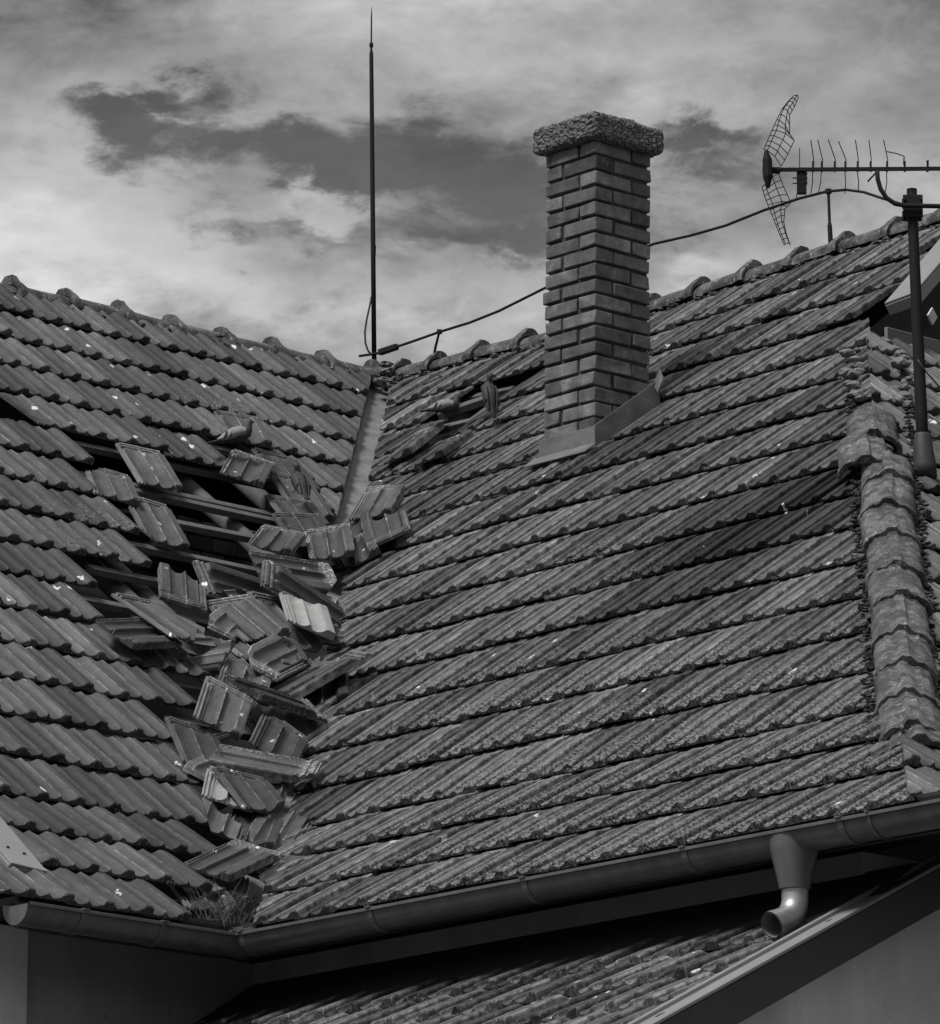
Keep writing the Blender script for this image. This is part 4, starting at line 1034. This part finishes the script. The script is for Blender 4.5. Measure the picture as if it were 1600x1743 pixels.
q0 = hit(731, 648, V1 + nR * .055, nR); mb = MB(); mb.add(rel(cond, [q0 - -Ah * -.085, q0 + UR * .06, q0 + -Ah * .10, q0 - UR * .05 , q0 - -Ah * -.085 + nR * .005, q0 + UR * .06 + nR * .005, q0 + -Ah * .10 + nR * .005, q0 - UR * .05 + nR * .005]), [(3, 2, 1, 0), (4, 5, 6, 7), (0, 1, 5, 4), (1, 2, 6, 5), (2, 3, 7, 6), (3, 0, 4, 7)]); mb.build('foot_plate', mIron, cond)
mb = MB(); q = [hit(x, y, pr, nr_) for x, y in ((1410, 325), (1412, 378), (1412.2, 384), (1414, 415))]; mb.tube(rel(cond, q), [.007, .007, .011, .012], 8); mb.tube(rel(cond, [q[0] + Zh * .008, q[0] - Zh * .012]), .016, 8); mb.build('standoff', mIron, cond)

# =================================================================== antenna mast and aerial
mbase = hit(1574, 792, HT + nT * .05, nT); my = mbase[1]
mast = empty('antenna_mast', tuple(mbase)); tag(mast, 'black steel mast in front of the right gable carrying the aerial', 'mast')
m_top = at(1552, 322, my)
mb = MB(); mb.tube(rel(mast, [mbase - Zh * .1, at(1568, 700, my), at(1559, 500, my), at(1552.5, 345, my), m_top]), [.0245, .0245, .0225, .021, .021], 20); mb.build('pole', mIron, mast, smooth=True)
mb = MB(); mb.tube(rel(mast, [mbase + V(0, 0, -.05), mbase + V(0, 0, .0), at(1570, 742, my), at(1570, 738, my)]), [.050, .046, .034, .030], 20); mb.build('lead_boot', mBoot, mast, smooth=True)
mb = MB()
c1 = at(1553, 352, my)
for zz in (.0, -.052): mb.box(c1 + V(-.040, -.034, zz) - mbase, V(.080, 0, 0), V(0, .012, 0), Zh * .042)
for zz in (.0, -.052): mb.box(c1 + V(-.040, .022, zz) - mbase, V(.080, 0, 0), V(0, .012, 0), Zh * .042)
for xx in (-.034, .034): mb.tube([c1 + V(xx, -.045, .02) - mbase, c1 + V(xx, .045, .02) - mbase], .006, 8); mb.tube([c1 + V(xx, -.045, -.03) - mbase, c1 + V(xx, .045, -.03) - mbase], .006, 8)
mb.build('clamp', mIron, mast, bevel=.003)
ay_ = my - .05
aer = empty('tv_aerial', tuple(at(1490, 292, ay_))); tag(aer, 'old television aerial with a wire mesh corner reflector and bent rods', 'aerial')
A3 = lambda x, y, dy=0: at(x, y, ay_ + dy)
mb = MB(); b0, b1_ = A3(1312, 289), A3(1760, 286); mb.bar(*rel(aer, [b0, b1_]), .014, .014); mb.build('boom', mIron, aer)
mb = MB(); mb.tube(rel(aer, [A3(1493, 290), A3(1494, 305), A3(1499, 322), A3(1509, 337), A3(1524, 347), A3(1541, 350), A3(1600, 351), A3(1680, 352)]), .0095, 10)
mb.bar(*rel(aer, [A3(1477, 309), A3(1492, 293)]), .010, .006); mb.build('support_arm', mIron, aer, smooth=True)
for x, ytop, xt, ybot, xb in ((1382, 238, 1380, 330, 1380), (1397, 238, 1392, 328, 1393), (1419, 238, 1410, 290, 1419), (1437, 240, 1427, 329, 1438), (1458, 238, 1456, 325, 1461), (1480, 238, 1479, 290, 1480), (1508, 238, 1504, 327, 1507), (1538, 270, 1508, 262, 1508), (1577, 275, 1577, 292, 1577)):
    mb = MB(); jy = rng.randn() * .01
    if x == 1538: mb.tube(rel(aer, [A3(1539, 266, -.02), A3(1525, 261, -.02), A3(1509, 258, -.02)]), .0022, 6); mb.tube(rel(aer, [A3(1539, 267), A3(1538, 280)]), .003, 6)
    else:
        mb.tube(rel(aer, [A3(xt, ytop, jy - .02), A3(x + 3, 272, 0), A3(x + 2, 284, 0)]), .0022, 6)
        mb.tube(rel(aer, [A3(x + 1, 292, 0), A3((x + xb) / 2 + 2, (292 + ybot) / 2, 0), A3(xb, ybot, jy + .01)]), .0022, 6)
    mb.bar(*rel(aer, [A3(x + 2, 275), A3(x + 2, 292)]), .016, .008)
    mb.build('element', mIron, aer)
mb = MB(); mb.box(A3(1357, 328) - np.array(aer.location), V(.038, 0, 0), V(0, .03, 0), Zh * .105)
for yy in (303, 312): mb.tube(rel(aer, [A3(1349, yy), A3(1358, yy)]), .003, 6)
for yy in (295, 303, 311): mb.tube(rel(aer, [A3(1371, yy), A3(1374, yy)]), .009, 8)
mb.tube(rel(aer, [A3(1361, 252), A3(1361, 290)]), .002, 6); mb.tube(rel(aer, [A3(1357, 328), A3(1355, 338)]), .002, 6); mb.build('dipole_box', mIron, aer, bevel=.001)
def panel(left, right_, nrod):
    mb = MB()
    def interp(pl_, t):
        s = t * (len(pl_) - 1); i = min(int(s), len(pl_) - 2); q = s - i; return V(*pl_[i]) * (1 - q) + V(*pl_[i + 1]) * q
    prev = None
    for k in range(nrod):
        t = k / (nrod - 1); a = interp(left, t); b = interp(right_, t)
        L0 = A3(a[0], a[1], -.09); R1 = A3(b[0], b[1], .09)
        mid = A3(a[0] * .45 + b[0] * .55 + 2.5, a[1] * .45 + b[1] * .55 - 4, 0.02)
        q1_ = A3(a[0] * .8 + b[0] * .2, a[1] * .9 + b[1] * .1 - 2, -.06)
        pts = [L0, q1_, mid, R1]; mb.tube(rel(aer, pts), .0019, 5)
        if prev is not None:
            for u_, v_ in zip(prev, pts): mb.tube(rel(aer, [u_, v_]), .0019, 5)
        prev = pts
    return mb.build('reflector_panel', mIron, aer)
panel([(1300, 255), (1306, 240), (1314, 222), (1322, 204), (1331, 186), (1341, 173), (1349, 165)], [(1330, 283), (1341, 262), (1352, 239), (1344, 228), (1344, 196), (1352, 182), (1359, 166)], 13)
panel([(1297, 318), (1301, 333), (1307, 349), (1314, 366), (1321, 384), (1328, 401), (1335, 417)], [(1325, 295), (1334, 318), (1346, 345), (1336, 356), (1334, 378), (1339, 400), (1345, 417)], 13)
mb = MB(); 
mb.tube(rel(aer, [A3(1304, 257, -.03), A3(1306, 272, -.03), A3(1307, 300, -.03), A3(1307, 320, -.03)]), [.008, .020, .021, .007], 10); mb.tube(rel(aer, [A3(1298, 290), A3(1328, 290)]), .014, 10); mb.build('reflector_hub', mIron, aer)
# thin coax down the mast foot
mb = MB(); q = hit(1600, 660, mbase, V(0, 1, 0)); mb.tube(rel(mast, [at(1562, 612, my - .03), at(1572, 628, my - .02), at(1588, 646, my), at(1604, 664, my)]), .0035, 6); mb.build('cable', mCable, mast, smooth=True)

# =================================================================== grass tuft in the valley foot
tb = hit(420, 1545, V(ci[0], ci[1], zg + .03), Zh); gb = ci + (hL + hR) * .10 + Zh * .03
mb = MB(); rs = np.random.RandomState(5)
for i in range(640):
    u_ = rs.randn(); base = gb + Bh * (-.02 + rs.randn() * .075) - Ah * (-.06 + rs.randn() * .075) * .6 + Zh * rs.rand() * .03 + (hL + hR) * (rs.rand() * .10)
    dry = rs.rand() < .55; Lb = rs.uniform(.03, .10) if dry else rs.uniform(.07, .24); ang = rs.rand() * 6.28; le = .9 if dry else .3
    d = V(math.cos(ang) * le, math.sin(ang) * le, 1 if not dry else rs.rand() * 1.0 - .15); d = nz(d); bend = V(math.cos(ang), math.sin(ang), -.8 if not dry else rs.randn()) * Lb * rs.rand() * .6
    pts = [base, base + d * Lb * .35, base + d * Lb * .7 + bend * .35, base + d * Lb + bend]
    wv = nz(np.cross(d, V(math.sin(ang), math.cos(ang), .2))) * rs.uniform(.0012, .0030); vv = []
    for j, p in enumerate(pts): s = (1, .9, .6, .08)[j]; vv += [p - wv * s, p + wv * s]
    mb.add(vv, [(0, 1, 3, 2), (2, 3, 5, 4), (4, 5, 7, 6)])
g = mb.build('grass', mStub, None, fix=False); tag(g, 'tuft of dry grass and twigs growing where the two gutters meet', 'grass', kind='stuff')
mb = MB()
lump = lumps('moss_bed', [gb + Bh * (rng.randn() * .07) + -Ah * rng.randn() * .07 + Zh * rng.rand() * .02 + (hL + hR) * rng.rand() * .12 for _ in range(30)], .03, mMoss, None, 2, 33)
tag(lump, 'dark moss and debris under the grass tuft in the gutter corner', 'moss', kind='stuff')

# =================================================================== ground
mb = MB(); mb.add([V(-1500, -1500, 0), V(1500, -1500, 0), V(1500, 1500, 0), V(-1500, 1500, 0)], [(0, 1, 2, 3)])
tag(mb.build('ground', mGround, None, fix=False), kind='structure')
